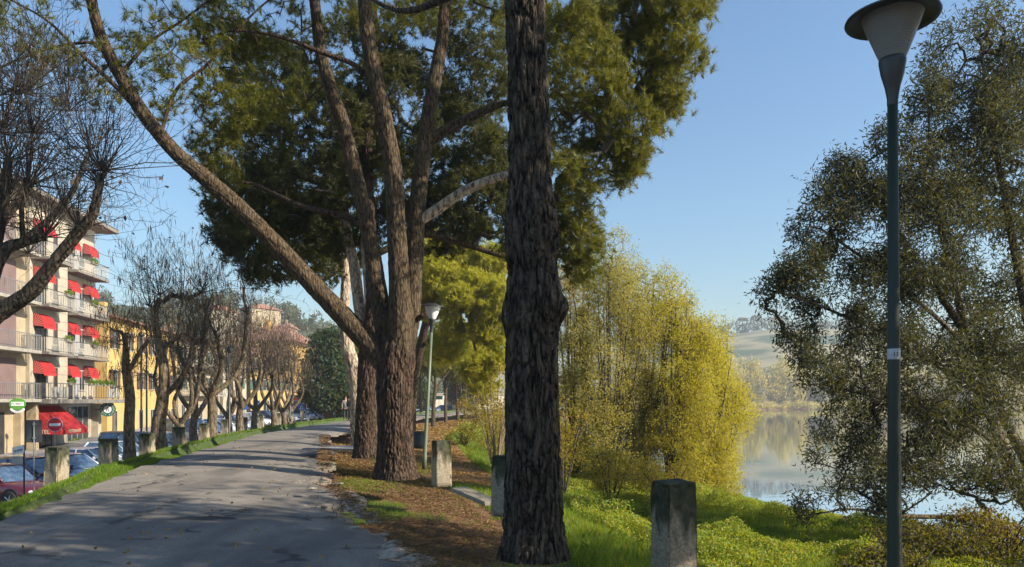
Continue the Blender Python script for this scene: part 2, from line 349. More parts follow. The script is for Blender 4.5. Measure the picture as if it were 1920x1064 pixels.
# road sheet
rm, n, l, p = newmat('road'); p.inputs['Roughness'].default_value = .82
base = ramp(n, l, noise(n, l, 1.1, 7, rough=.6), [(.3, (.165, .14, .112)), (.5, (.215, .182, .146)), (.7, (.255, .22, .18))])
agg = noise(n, l, 48, 4, rough=.75); base = mixc(n, l, ramp(n, l, agg, [(.54, 0.0), (.66, .75)]), base, (.38, .36, .33)); base = mixc(n, l, ramp(n, l, agg, [(.33, .7), (.45, 0.0)]), base, (.045, .042, .04))
base = mixc(n, l, ramp(n, l, noise(n, l, 1.0, 4, stretch=(1.3, .16, 1), dist=.3), [(.50, 0.0), (.66, .5)]), base, (.07, .064, .058))
base = mixc(n, l, ramp(n, l, noise(n, l, .42, 5, stretch=(1.6, .35, 1), dist=.8), [(.50, 0.0), (.62, .5)]), base, (.07, .066, .062))
cr = voro(n, l, .42, stretch=(1, .8, 1), warp=.35)
crk = ramp(n, l, cr, [(0.0, 1.0), (.010, .8), (.022, 0.0)])
crA = voro(n, l, .8, stretch=(1.1, .7, 1), warp=.5); crA = ramp(n, l, crA, [(0.0, 1.0), (.012, .7), (.026, 0.0)])
crA = mth(n, l, 'MULTIPLY', crA, ramp(n, l, noise(n, l, .6, 3), [(.54, 0.0), (.60, 1.0)]))
crk = mth(n, l, 'MAXIMUM', crA, mth(n, l, 'MULTIPLY', crk, ramp(n, l, noise(n, l, .8, 3), [(.50, 0.0), (.60, .8)])))
cr2 = voro(n, l, 3.2, warp=.3); crk2 = ramp(n, l, cr2, [(0.0, 1.0), (.03, 0.0)])
crk2 = mth(n, l, 'MULTIPLY', crk2, ramp(n, l, attr(n, 'worn'), [(.45, 0.0), (.8, .9)]))
base = mixc(n, l, ramp(n, l, attr(n, 'worn'), [(.3, 0.0), (1.0, .45)]), base, (.16, .135, .105))
crk = mth(n, l, 'MAXIMUM', crk, crk2)
base = mixc(n, l, crk, base, (.018, .017, .016))
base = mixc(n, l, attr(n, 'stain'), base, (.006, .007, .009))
l.new(base, p.inputs['Base Color'])
b1 = bump(n, l, p, agg, .5, .006); bump(n, l, p, mth(n, l, 'SUBTRACT', noise(n, l, 2, 4), crk), .7, .02, b1)
ry = np.concatenate([np.arange(-12, 2, .6), np.arange(2, 26, .08), np.arange(26, 64, .3), np.arange(64, 170, 1.5)])
NT = 90
tt = np.linspace(0, 1, NT)
def edge_jit(y, sd, amp):
    return (fbm(p3(y * 0, y), .9, sd, 4) - .5) * amp + (vn(p3(y * 0, y), 6, sd + 3) - .5) * amp * .22
le = Led(ry) + edge_jit(ry, 4, .35); re = Red_(ry) + edge_jit(ry, 11, 1.4) * np.interp(ry, [0, 16, 22, 40], [1, 1, .7, .7])
RX = le[:, None] + (re - le)[:, None] * tt[None]; RY = np.repeat(ry[:, None], NT, 1)
crown = .035 + .07 * np.sin(np.pi * tt)[None] * np.ones_like(RX) + (fbm(p3(RX, RY), .5, 2, 3) - .5) * .03
RP = p3(RX, RY)
worn = np.clip((tt[None] - .62) * 2.2, 0, 1) * np.clip((fbm(RP, .8, 21, 3) - .38) * 4, 0, 1) * np.interp(RY, [6, 9, 22, 60], [.5, 1, 1, .5])
worn = np.maximum(worn, np.clip((tt[None] - .93) * 14, 0, 1))
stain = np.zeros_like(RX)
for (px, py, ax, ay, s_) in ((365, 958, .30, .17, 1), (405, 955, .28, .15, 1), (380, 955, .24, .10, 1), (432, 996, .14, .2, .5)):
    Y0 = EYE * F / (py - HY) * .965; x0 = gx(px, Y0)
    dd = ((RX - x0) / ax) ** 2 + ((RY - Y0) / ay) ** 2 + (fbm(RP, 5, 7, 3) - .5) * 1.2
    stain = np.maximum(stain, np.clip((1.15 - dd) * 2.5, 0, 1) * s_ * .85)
RZ = crown + ground_z(RX, RY) * 0.3
RZ = RZ - worn * .03 * (fbm(RP, 3, 5, 2) > .5)
RZ[:, 0] -= .0; V = np.stack([RX, RY, RZ], -1)
low = V.copy()[:, [0, -1]]; low[:, :, 2] -= .12
Vall = np.concatenate([V.reshape(-1, 3), low.reshape(-1, 3)])
nr = len(ry); ii = np.arange(nr * NT).reshape(nr, NT)
q = np.stack([ii[:-1, :-1], ii[:-1, 1:], ii[1:, 1:], ii[1:, :-1]], -1).reshape(-1, 4)
lo = nr * NT + np.arange(nr * 2).reshape(nr, 2)
q2 = np.stack([ii[:-1, 0], ii[1:, 0], lo[1:, 0], lo[:-1, 0]], -1); q3 = np.stack([ii[1:, -1], ii[:-1, -1], lo[:-1, 1], lo[1:, 1]], -1)
z2 = np.zeros(nr * 2)
tag(mesh_np('road', Vall, [q, q2, q3], rm, smooth=False, attrs={'worn': np.concatenate([worn.ravel(), z2 + 1]), 'stain': np.concatenate([stain.ravel(), z2])}), kind='structure')

# street below the embankment, pavement by the hotel
sy = np.concatenate([np.arange(-10, 120, 3.0), np.arange(120, 220, 10)])
def strip(name, f0, f1, dz, m, skirt=0):
    a = np.stack([f0(sy), sy, street_z(sy) + dz], -1); b = np.stack([f1(sy), sy, street_z(sy) + dz], -1)
    V = np.concatenate([a, b]); k = len(sy); i = np.arange(k - 1)
    fs = [np.stack([i, i + k, i + k + 1, i + 1], -1)]
    if skirt:
        c_ = b.copy(); c_[:, 2] -= skirt; V = np.concatenate([V, c_]); fs.append(np.stack([i + k, i + 2 * k, i + 2 * k + 1, i + k + 1], -1))
    return tag(mesh_np(name, V, fs, m), kind='structure')
STREETM = simple('street_asphalt', (.10, .10, .105), (.135, .13, .128), 1.2, .8, .3, .01)
PAVM = simple('pavement_slabs', (.30, .28, .26), (.24, .225, .21), 2, .85, .3, .01)
strip('street', lambda y: Led(y) - 21 + 0 * y, lambda y: Led(y) - 4.15, .006, STREETM)
strip('pavement', lambda y: np.interp(y, [-10, 38, 58, 120], [-30, -30.5, -33.5, -40]), lambda y: np.interp(y, [-10, 38, 58, 120], [-26.4, -27.2, -30.0, -36]), .12, PAVM, .14)

# river
wm, n, l, p = newmat('river'); p.inputs['Base Color'].default_value = (.035, .05, .045, 1); p.inputs['Roughness'].default_value = .03
p.inputs['IOR'].default_value = 2.3; p.inputs['Specular IOR Level'].default_value = .8
nb_ = bump(n, l, p, noise(n, l, .9, 3, stretch=(.5, 1.6, 1)), .05, .05)
gs_ = n.new('ShaderNodeBsdfGlossy'); gs_.inputs['Roughness'].default_value = .03; gs_.inputs['Color'].default_value = (.93, .96, 1, 1); l.new(nb_, gs_.inputs['Normal'])
ms_ = n.new('ShaderNodeMixShader'); ms_.inputs[0].default_value = .90; l.new(p.outputs[0], ms_.inputs[1]); l.new(gs_.outputs[0], ms_.inputs[2]); l.new(ms_.outputs[0], n['Material Output'].inputs['Surface'])
tag(mesh_np('river', [(-300, -70, -3.2), (880, -70, -3.2), (880, 700, -3.2), (-300, 700, -3.2)], [np.array([[0, 1, 2, 3]])], wm), kind='structure')

# distant hills
def hill(name, x0, x1, y0, y1, fn, m, nx=120, ny=40):
    X, Y = np.meshgrid(np.linspace(x0, x1, nx), np.linspace(y0, y1, ny)); Z = fn(X, Y)
    i = np.arange(nx * ny).reshape(ny, nx); q = np.stack([i[:-1, :-1], i[:-1, 1:], i[1:, 1:], i[1:, :-1]], -1).reshape(-1, 4)
    return tag(mesh_np(name, np.stack([X, Y, Z], -1).reshape(-1, 3), [q], m, smooth=True), kind='structure')
def hr(X, Y):   # ridge across the river with fields
    t = np.clip((Y - 405) / 150, 0, 1); s = t * t * (3 - 2 * t)
    return -4 + s * (52 + 3 * np.sin(X * .009) + 2 * np.sin(X * .034)) + (fbm(p3(X, Y), .016, 3, 3) - .5) * 8 * s
def hl(X, Y):
    t = np.clip((Y - 170) / 160, 0, 1); s = t * t * (3 - 2 * t)
    prof = np.interp(X, [-420, -240, -170, -120, -80, -50, -20, 10], [47, 50, 49, 48, 41, 33, 18, 0])
    return -7 + s * prof + (fbm(p3(X, Y), .03, 6, 3) - .5) * 6 * s
fm_, n, l, p = newmat('hill_fields'); p.inputs['Roughness'].default_value = 1
l.new(ramp(n, l, noise(n, l, .018, 4, stretch=(.5, 2.2, 1)), [(.42, (.05, .08, .04)), (.50, (.24, .21, .12)), (.54, (.26, .23, .13)), (.60, (.06, .09, .05))]), p.inputs['Base Color'])
hill('hill', 40, 880, 400, 740, hr, fm_)
hm2 = simple('hillside', (.06, .08, .04), (.12, .12, .06), .03, 1)
hill('hillside', -600, 15, 165, 420, hl, hm2)

# ------------------------------------------------------------------ tree machinery
def spline(pts, n):
    pts = np.asarray(pts, float); k = len(pts)
    P = np.vstack([2 * pts[0] - pts[1], pts, 2 * pts[-1] - pts[-2]])
    out = []
    for t in np.linspace(0, k - 1 - 1e-6, n):
        i = int(t); f = t - i; p0, p1, p2, p3_ = P[i], P[i + 1], P[i + 2], P[i + 3]
        out.append(.5 * ((2 * p1) + (-p0 + p2) * f + (2 * p0 - 5 * p1 + 4 * p2 - p3_) * f * f + (-p0 + 3 * p1 - 3 * p2 + p3_) * f ** 3))
    return np.array(out)
def tube(pr, sides=12, per_m=3, disp=0.0, bark=0.0, seed=0, bumps=(), base_flare=0.0):
    """pr: rows x,y,z,r -> (V, quads). bark: real displacement of furrowed plates"""
    pr = np.asarray(pr, float); L = np.linalg.norm(np.diff(pr[:, :3], axis=0), axis=1).sum()
    n = max(len(pr) * 2, int(L * per_m)); S = spline(pr, n); C = S[:, :3]; rr = np.maximum(S[:, 3], .002)
    T = np.gradient(C, axis=0); T /= np.linalg.norm(T, axis=1)[:, None]
    A = np.zeros_like(T); a = np.cross(T[0], [0.13, 1, 0.21]); a /= np.linalg.norm(a)
    for i in range(n):
        a = a - T[i] * a.dot(T[i]); a /= np.linalg.norm(a); A[i] = a
    B = np.cross(T, A); th = np.linspace(0, 2 * np.pi, sides, endpoint=False)
    D = A[:, None] * np.cos(th)[None, :, None] + B[:, None] * np.sin(th)[None, :, None]
    s = np.concatenate([[0], np.cumsum(np.linalg.norm(np.diff(C, axis=0), axis=1))])
    rad = np.repeat(rr[:, None], sides, 1)
    q = np.stack([np.cos(th)[None] + 0 * rad, np.sin(th)[None] + 0 * rad, s[:, None] + 0 * rad], -1)
    if disp: rad = rad * (1 + disp * (fbm(q * [1.2, 1.2, .9], 1.3, seed, 3) - .5) * 2)
    if base_flare: rad = rad * (1 + base_flare * np.exp(-s / .22)[:, None] * (.6 + .8 * vn(q * [1, 1, .2], 2.2, seed + 8)))
    for (bs, bd, amp, ws, wt) in bumps:
        ca = (D * unit(np.array(bd, float))).sum(-1); rad = rad + amp * np.exp(-((s[:, None] - bs) / ws) ** 2 - (1 - ca) / wt)
    if bark:
        w1 = q * [rr.mean() * 9, rr.mean() * 9, 1.0]
        wob = (fbm(w1 * [.6, .6, 1.3], 1.2, seed + 2, 2) - .5) * 1.2
        wob2 = (fbm(w1 * [.5, .5, .8], 1.0, seed + 12, 2) - .5) * 2.2
        w2 = np.stack([w1[..., 0] * 1.7 + wob, w1[..., 1] * 1.7 - wob, w1[..., 2] * 3.6 + wob2], -1)
        r1 = 1 - np.abs(2 * vn(w2, 1.5, seed + 4) - 1); r2 = 1 - np.abs(2 * vn(w2, 3.1, seed + 5) - 1); r3 = vn(w2 * [1, 1, 2.5], 6, seed + 6)
        g = np.clip((r1 - .62) / .3, 0, 1); g2 = np.clip((r2 - .7) / .3, 0, 1)
        rad = rad + bark * (.45 - 1.0 * g - .55 * g2 + .35 * (r3 - .5))
    V = C[:, None] + D * rad[..., None]
    i = np.arange(n * sides).reshape(n, sides); j = np.roll(i, -1, 1)
    Q = np.stack([i[:-1], j[:-1], j[1:], i[1:]], -1).reshape(-1, 4)
    V = V.reshape(-1, 3); V = np.vstack([V, C[-1]]); cap = np.stack([i[-1], j[-1], np.full(sides, len(V) - 1), np.full(sides, len(V) - 1)], -1)
    return V, Q, cap[:, :3], np.concatenate([C, rr[:, None]], 1)
def join(parts):
    Vs, fs, b = [], {}, 0
    for V, *F_ in parts:
        for f in F_: fs.setdefault(f.shape[1], []).append(f + b)
        Vs.append(V); b += len(V)
    return np.concatenate(Vs), [np.concatenate(v) for v in fs.values()]
def prisms(P0, P1, R0, R1, k=3):
    P0, P1 = np.asarray(P0), np.asarray(P1); D = P1 - P0; D = D / (np.linalg.norm(D, axis=1)[:, None] + 1e-9)
    ref = np.where(np.abs(D[:, 2:3]) > .9, [[1., 0, 0]], [[0, 0, 1.]]); A = np.cross(D, ref); A /= np.linalg.norm(A, axis=1)[:, None] + 1e-9; B = np.cross(D, A)
    th = np.arange(k) * 2 * np.pi / k; O = A[:, None] * np.cos(th)[None, :, None] + B[:, None] * np.sin(th)[None, :, None]
    V = np.stack([P0[:, None] + O * np.asarray(R0)[:, None, None], P1[:, None] + O * np.asarray(R1)[:, None, None]], 1).reshape(-1, 3)
    b = np.arange(len(P0))[:, None] * 2 * k; i = np.arange(k)[None]; j = (i + 1) % k
    return V, np.stack([b + i, b + j, b + k + j, b + k + i], -1).reshape(-1, 4)
def unit(v): return v / (np.linalg.norm(v, axis=-1, keepdims=True) + 1e-9)
def leaves(rng, P, D, ln, wd, droop=0.0):
    """diamond leaves at P pointing along D"""
    N = len(P); D = unit(D); R_ = unit(rng.normal(size=(N, 3))); S = unit(np.cross(D, R_)); ln = np.broadcast_to(ln, (N,))[:, None]; wd = np.broadcast_to(wd, (N,))[:, None]
    nrm = np.cross(D, S)
    a = P; t = P + D * ln; m = P + D * ln * .45 + nrm * ln * .08
    V = np.stack([a, m + S * wd * .5, t, m - S * wd * .5], 1).reshape(-1, 3)
    return V, np.arange(N * 4).reshape(N, 4)
def tufts(rng, P, D, k, ln, wd, spread=.9):
    N = len(P); P = np.repeat(P, k, 0); D = np.repeat(unit(D), k, 0)
    d = unit(D * .75 + rng.normal(size=(N * k, 3)) * spread * .6); S = unit(np.cross(d, rng.normal(size=(N * k, 3))))
    b = P - D * rng.random((N * k, 1)) * ln * .9; L = ln * (.7 + .5 * rng.random((N * k, 1)))
    V = np.stack([b - S * wd * .5, b + S * wd * .5, b + d * L], 1).reshape(-1, 3)
    return V, np.arange(N * k * 3).reshape(-1, 3)
def colonize(rng, base, T, step=.35, jit=.12, rtip=.004, pw=.5, sag=0.0, rmax=.09):
    T = np.asarray(T); base = np.asarray(base)[:, :3]
    d0 = np.array([np.min(((base - t) ** 2).sum(1)) for t in T]); T = T[np.argsort(d0)]
    cap = len(base) + int(len(T) * 8 + 4000); N = np.zeros((cap, 3)); N[:len(base)] = base; n = len(base); par = np.full(cap, -1); cnt = np.zeros(cap); tip = []
    for t in T:
        i = int(np.argmin(((N[:n] - t) ** 2).sum(1))); p = N[i].copy(); L = np.linalg.norm(t - p); k = max(1, int(math.ceil(L / step)))
        k = min(k, 14); off = rng.normal(size=3) * L * jit; prev = i
        for j in range(1, k + 1):
            if n >= cap - 1: break
            f = j / k; q = p + (t - p) * f + off * math.sin(math.pi * f) - np.array([0, 0, sag * L * math.sin(math.pi * f)])
            if j < k: q = q + rng.normal(size=3) * L / k * .12
            N[n] = q; par[n] = prev; prev = n; n += 1
        tip.append(prev); cnt[prev] += 1
    for i in range(n - 1, len(base) - 1, -1):
        if par[i] >= len(base): cnt[par[i]] += cnt[i]
    ids = np.arange(len(base), n); r = np.minimum(rtip * np.maximum(cnt, 1) ** pw, rmax)
    pr = par[ids]; r0 = np.where(pr >= len(base), np.minimum(r[pr], r[ids] * 1.5), r[ids] * 1.15)
    tip = np.array(tip); return N[pr], N[ids], r0, r[ids], N[tip], unit(N[tip] - N[par[tip]] + 1e-6)
def blob(rng, c, r, n, shell=.5, gap=0.0, seed=0, gs=1.0):
    m = int(n * 3.5) + 20; d = unit(rng.normal(size=(m, 3))); rad = rng.random((m, 1)) ** (1 / 3.); rad = rad * (1 - shell) + shell * (.8 + .25 * rng.random((m, 1)))
    P = np.asarray(c) + d * rad * np.asarray(r)
    if gap: P = P[vn(P, gs, seed + 3) > gap]
    return P[:n]
def branches_mesh(P0, P1, r0, r1, name, mat, parent):
    big = r1 > .016; parts = []
    if (~big).any(): parts.append(prisms(P0[~big], P1[~big], r0[~big], r1[~big], 3))
    if big.any(): parts.append(prisms(P0[big], P1[big], r0[big], r1[big], 6))
    V, F_ = join(parts); return mesh_np(name, V, F_, mat, parent, smooth=True)

def limb_px(pts):   # rows px,py,Y,width_px -> world rows
    return np.array([[*at(a, b, y), w_ / F * y / 2] for a, b, y, w_ in pts])

# ---------------- pines
def pine(name, limbs, clusters, label, rng, group=None, needle=NEEDLE, bark=BARK_PINE, k=26, ln=.15, wd=.007, hi=False, base=None, per=1, tuft_scale=1.0, rel=True, limb_mats=None, dens=1.0, group_label=None, rtip=.004, sub=3):
    base = limbs[0][0, :3] if base is None else np.asarray(base)
    root = empty(name, base, 0, label, 'tree', group)
    skel = []; tp = {}
    for i, L in enumerate(limbs):
        L = L.copy(); L[:, :3] -= base
        o = {} if not isinstance(hi, dict) else hi.get(i, {})
        V, Q, Cc, S = tube(L, **dict(dict(sides=14, per_m=5, disp=.08, bark=.006, seed=i + 1), **o))
        skel.append(S[max(2, len(S) // 4 if i == 0 else 2):]); mm = (limb_mats or {}).get(i, bark); tp.setdefault(mm.name, [mm, []])[1].append((V, Q, Cc))
    V = []; Fs = {}; fmx = []; mats = []; first = True
    for kx, (mm, parts) in tp.items():
        Vv, Ff = join(parts)
        o = mesh_np('trunk' if first else 'limbs', Vv, Ff, mm, root, smooth=True); first = False
    T = np.concatenate([blob(rng, np.asarray(c[:3]) - base, c[3], int(c[4] * dens), .35, c[5] if len(c) > 5 else .3, 7, 1.1) for c in clusters])
    P0, P1, r0, r1, tp_, td = colonize(rng, np.concatenate(skel), T, .35, .14, rtip, .5, .06)
    branches_mesh(P0, P1, r0, r1, 'branches', TWIG, root)
    # tufts around each tip
    Q = np.repeat(tp_, sub, 0) + rng.normal(size=(len(tp_) * sub, 3)) * .15 * tuft_scale; Q[::sub] = tp_
    D = unit(np.repeat(td, sub, 0) * .6 + rng.normal(size=Q.shape) * .5 + [0, 0, .45])
    Vt, Ft = tufts(rng, Q, D, k, ln, wd)
    mesh_np('crown', Vt, [Ft], needle, root)
    return root
def ell(px, py, Y, r, n, gap=.3, fl=.7): return (*at(px, py, Y), np.array([r, r, r * fl]), n, gap)
def we(x, y, z, rx, ry, rz, n, gap=.3): return (x, y, z, np.array([rx, ry, rz]), n, gap)

rng = np.random.default_rng(11)
# T1: the near trunk with the burl
t1 = limb_px([(1000, 1034, 8.15, 122), (1000, 985, 8.15, 112), (999, 860, 8.15, 101), (997, 700, 8.15, 96), (999, 600, 8.15, 99), (1001, 555, 8.15, 104), (997, 505, 8.15, 93), (995, 420, 8.15, 96), (993, 340, 8.15, 80), (991, 200, 8.15, 76), (986, 60, 8.15, 72), (984, -60, 8.15, 70), (980, -250, 8.1, 62), (975, -480, 8.1, 50), (985, -720, 8.2, 30)])
t1[0, 2] = -.12
bz = 2.72 + .12
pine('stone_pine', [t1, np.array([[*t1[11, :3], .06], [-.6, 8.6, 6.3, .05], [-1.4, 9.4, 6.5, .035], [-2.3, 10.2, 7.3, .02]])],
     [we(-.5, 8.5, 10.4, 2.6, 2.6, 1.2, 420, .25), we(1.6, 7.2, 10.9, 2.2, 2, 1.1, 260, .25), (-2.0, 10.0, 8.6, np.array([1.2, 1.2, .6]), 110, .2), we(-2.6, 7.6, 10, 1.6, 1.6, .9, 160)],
     'thick dark pine trunk with a burl on its right side, nearest the camera', rng, k=20, ln=.16, wd=.008, bark=BARK_SHADED,
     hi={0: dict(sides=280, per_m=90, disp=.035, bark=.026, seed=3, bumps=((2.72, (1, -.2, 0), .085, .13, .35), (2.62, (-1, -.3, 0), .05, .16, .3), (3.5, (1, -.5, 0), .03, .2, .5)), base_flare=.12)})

# T2: the multi-stemmed pine
W2 = 16.8
T2 = [limb_px([(742, 897, W2, 88), (742, 850, W2, 76), (741, 780, W2, 72), (740, 715, W2, 76), (744, 660, W2, 76), (750, 610, W2, 52), (752, 570, W2, 40)]),
      limb_px([(738, 705, 16.8, 50), (702, 655, 16.8, 52), (640, 590, 16.7, 45), (560, 505, 16.5, 41), (480, 420, 16.2, 38), (400, 347, 15.9, 36), (330, 287, 15.6, 32), (270, 215, 15.3, 30), (222, 135, 15, 27), (186, 60, 14.8, 24), (168, -20, 14.6, 21), (158, -120, 14.4, 15), (140, -230, 14.2, 7)]),
      limb_px([(735, 710, 16.9, 34), (726, 640, 17, 46), (708, 540, 17.1, 40), (694, 450, 17.2, 35), (672, 350, 17.3, 33), (645, 240, 17.4, 32), (618, 160, 17.5, 28), (600, 90, 17.6, 26), (592, 20, 17.6, 24), (580, -90, 17.6, 17), (560, -210, 17.5, 8)]),
      limb_px([(750, 715, 16.75, 34), (751, 640, 16.65, 52), (749, 530, 16.5, 47), (743, 425, 16.4, 42), (737, 320, 16.3, 40), (720, 220, 16.2, 36), (700, 130, 16.1, 34), (688, 50, 16, 31), (680, -40, 15.9, 26), (668, -160, 15.8, 16), (650, -270, 15.7, 7)]),
      limb_px([(760, 680, 16.85, 28), (768, 600, 16.9, 44), (775, 490, 17, 42), (781, 400, 17.1, 38), (790, 320, 17.2, 36), (800, 240, 17.3, 33), (813, 160, 17.3, 30), (828, 80, 17.4, 27), (836, 0, 17.4, 24), (848, -110, 17.5, 16), (862, -230, 17.5, 7)]),
      limb_px([(784, 416, 17.1, 24), (820, 393, 17, 24), (870, 359, 16.8, 22), (930, 334, 16.5, 20), (990, 322, 16.2, 15), (1060, 300, 16, 9), (1130, 285, 15.9, 5)]),
      limb_px([(800, 268, 17.3, 26), (850, 237, 17.4, 24), (900, 212, 17.5, 20), (950, 193, 17.6, 14), (1040, 180, 17.6, 9), (1170, 185, 17.4, 5)]),
      limb_px([(716, 180, 16.2, 12), (670, 125, 16.1, 12), (600, 98, 16, 10), (520, 68, 15.9, 8), (440, 58, 15.8, 6), (380, 75, 15.7, 4)]),
      limb_px([(700, 430, 17.2, 14), (640, 405, 17.4, 13), (560, 385, 17.6, 11), (480, 348, 17.8, 8), (420, 340, 18, 5)]),
      limb_px([(770, 620, 16.9, 14), (782, 600, 16.8, 13), (800, 588, 16.7, 9)]),
      limb_px([(272, 222, 15.3, 12), (215, 160, 15.0, 11), (150, 100, 14.7, 9), (90, 40, 14.4, 6), (20, 0, 14.2, 4)]),
      limb_px([(255, 190, 15.3, 9), (200, 90, 15.1, 8), (120, 85, 15, 6), (40, 110, 14.9, 5), (-20, 135, 14.8, 3)]),
      limb_px([(300, 255, 15.5, 9), (330, 170, 15.6, 8), (390, 120, 15.7, 7), (460, 40, 15.8, 5), (540, -30, 15.9, 3)]),
      limb_px([(225, 140, 15, 8), (280, 80, 15.2, 7), (340, 40, 15.4, 5), (420, -20, 15.6, 4)])]
for i_, L_ in enumerate(T2): L_[:, 3] *= .90 if i_ == 0 else .83
right = [ell(1065, 60, 16.3, 1.0, 150), ell(1150, 30, 17, 1.1, 190), ell(1245, 20, 16.6, 1.0, 190), ell(1300, -50, 16.8, 1.0, 150), ell(1100, 150, 15.7, .95, 150), ell(1195, 120, 17, 1.0, 170),
         ell(1248, 185, 16.5, .62, 110), ell(1090, 235, 17, .95, 130, .35), ell(1175, 235, 16.2, .8, 120), ell(1125, 315, 17.3, .85, 110, .4), ell(1065, 330, 16, .7, 80, .4), ell(1180, 300, 16.8, .5, 60, .3), ell(1270, 100, 16.4, .7, 100), ell(1080, 455, 18, .75, 150, .3), ell(1095, 500, 18.2, .5, 70, .3), ell(1060, 400, 17.6, .7, 100, .35), ell(1000, 450, 18.5, .9, 90, .35)]
top = [we(x, y, z, 2.1, 2.0, 1.1, 230, .25) for x, y, z in ((-5, 17, 12.2), (-2.5, 15, 12.8), (0, 16, 12.6), (2.5, 15.5, 12), (-3, 19, 12.3), (1, 19, 12), (-6.0, 15.5, 11.8))]
left = [ell(430, 200, 16.6, .9, 90, .35), ell(425, 90, 16.4, .9, 70, .35), ell(400, 280, 16.8, .6, 60, .3), ell(500, 150, 17.4, 1.2, 120, .3), ell(480, 20, 16.5, 1.2, 70, .4)]
pine('stone_pine', T2, right + top + left + [ell(a, b2, y2, 1.1, 22, .2) for a, b2, y2 in ((60, 20, 14.4), (120, 80, 14.8), (200, 20, 15), (30, 110, 14.6), (280, 40, 15.2), (340, 110, 15.5), (250, 150, 15.2), (400, 30, 16), (160, 160, 14.8))] + [we(-6.5, 15.5, 8.2, 1.2, 1.2, .8, 30, .3), ell(420, 330, 17.5, .6, 40)],
     'big multi-stemmed pine whose long limb leans left over the road', rng, k=34, ln=.165, wd=.0125, sub=3,
     hi={0: dict(sides=200, per_m=60, disp=.07, bark=.028, seed=8, base_flare=.10), 1: dict(sides=70, per_m=22, bark=.012), 2: dict(sides=60, per_m=20, bark=.010), 3: dict(sides=72, per_m=22, bark=.012), 4: dict(sides=60, per_m=20, bark=.010)},
     limb_mats={0: BARK_PINE, 1: BARK_RED, 2: BARK_RED, 3: BARK_RED, 4: BARK_RED, 5: BARK_SUNLIT, 6: BARK_RED})
# sparse needle sprays on the left limb
# T3 and T4 behind
T3 = [limb_px([(688, 858, 22.4, 50), (687, 800, 22.4, 42), (691, 720, 22.4, 41), (698, 640, 22.4, 44), (703, 590, 22.4, 36), (700, 520, 22.6, 26), (694, 430, 22.8, 22), (690, 300, 23, 18), (700, 100, 23, 12), (705, -60, 23, 6)]),
      limb_px([(690, 720, 22.6, 26), (684, 640, 22.9, 24), (672, 560, 23.1, 22), (664, 500, 23.3, 20), (652, 440, 23.5, 17), (640, 340, 23.6, 13), (620, 200, 23.7, 8)]),
      limb_px([(694, 600, 22.8, 16), (688, 520, 23, 14), (682, 450, 23.2, 12), (678, 380, 23.3, 8)]),
      limb_px([(700, 480, 22.8, 12), (790, 440, 23, 14), (860, 455, 23, 12), (940, 480, 22.8, 9), (1010, 500, 22.6, 5)])]
dm = []
for (a, b, y_, r_, n_) in ((560, 330, 23, 1.9, 300), (470, 370, 22.5, 1.5, 230), (640, 420, 24, 1.7, 240), (600, 220, 23, 1.9, 260), (520, 260, 23.5, 1.6, 220), (760, 330, 24, 1.9, 260), (850, 280, 24, 1.9, 260), (900, 380, 23, 1.6, 220),
                       (840, 420, 24.5, 1.5, 200), (760, 190, 24, 2, 240), (880, 150, 24, 1.8, 220), (660, 120, 24, 2, 240), (500, 140, 23, 1.7, 200), (940, 300, 23, 1.4, 170), (760, 60, 24, 2, 200), (900, 30, 24, 2, 200), (560, 440, 24, 1.3, 160), (700, 300, 25, 1.8, 220)):
    dm.append(ell(a, b, y_, r_, n_, .32))
pine('stone_pine', T3, dm, 'broad dark pine with pale side stems right behind the multi-stemmed pine', rng, needle=NEEDLE_SHADED, k=24, ln=.2, wd=.022, sub=3, dens=1.25,
     hi={0: dict(sides=110, per_m=30, disp=.08, bark=.026, seed=14, base_flare=.15), 1: dict(sides=30, per_m=10), 2: dict(sides=20)}, limb_mats={1: BARK_SUNLIT, 2: BARK_SUNLIT, 3: BARK_RED})
T4 = [limb_px([(672, 832, 29, 30), (669, 780, 29, 25), (664, 700, 29, 24), (652, 650, 29, 24), (646, 590, 29.2, 20), (648, 520, 29.4, 16), (640, 420, 29.6, 12), (600, 300, 30, 6)])]
pine('stone_pine', T4, [ell(470, 455, 27, 1.2, 170), ell(430, 440, 26, .8, 110), ell(520, 490, 28, 1.1, 150), ell(590, 500, 29, 1.2, 130), ell(600, 420, 30, 2, 220), ell(540, 380, 29, 2, 220), ell(690, 360, 31, 2.4, 220), ell(480, 515, 26.5, .5, 50), ell(640, 470, 31, 1.6, 170)],
     'slim pine third in the row with dark green foliage low over the road', rng, needle=NEEDLE_SHADED, k=16, ln=.22, wd=.028, hi={0: dict(sides=60, per_m=18, bark=.02, seed=21)}, limb_mats={0: BARK_SUNLIT})
# T5: sunlit yellow-green pine at the slope
Y5 = 42
T5 = [limb_px([(768, 806, 45, 24), (772, 740, 44.5, 20), (782, 680, 44, 18), (800, 600, 43, 15), (820, 520, 42, 11), (830, 440, 42, 5)]),
      limb_px([(790, 650, 43, 8), (850, 610, 42, 7), (880, 625, 41.5, 5), (893, 660, 41, 4)]), limb_px([(800, 600, 43, 8), (870, 540, 42, 6), (930, 530, 41, 4)])]
cl5 = [ell(a, b, y_, r_, n_, .25, .75) for a, b, y_, r_, n_ in ((820, 520, 40, 1.5, 230), (880, 545, 40, 1.6, 250), (930, 560, 39, 1.4, 210), (810, 570, 41, 1.2, 150), (870, 600, 39.5, 1.2, 170), (925, 620, 40, 1.2, 150), (850, 480, 41, 1.3, 180), (920, 490, 41, 1.2, 160), (895, 690, 39, .9, 130), (840, 650, 42, 1.1, 110), (980, 590, 41, 1.2, 110), (790, 500, 42, 1, 110))]
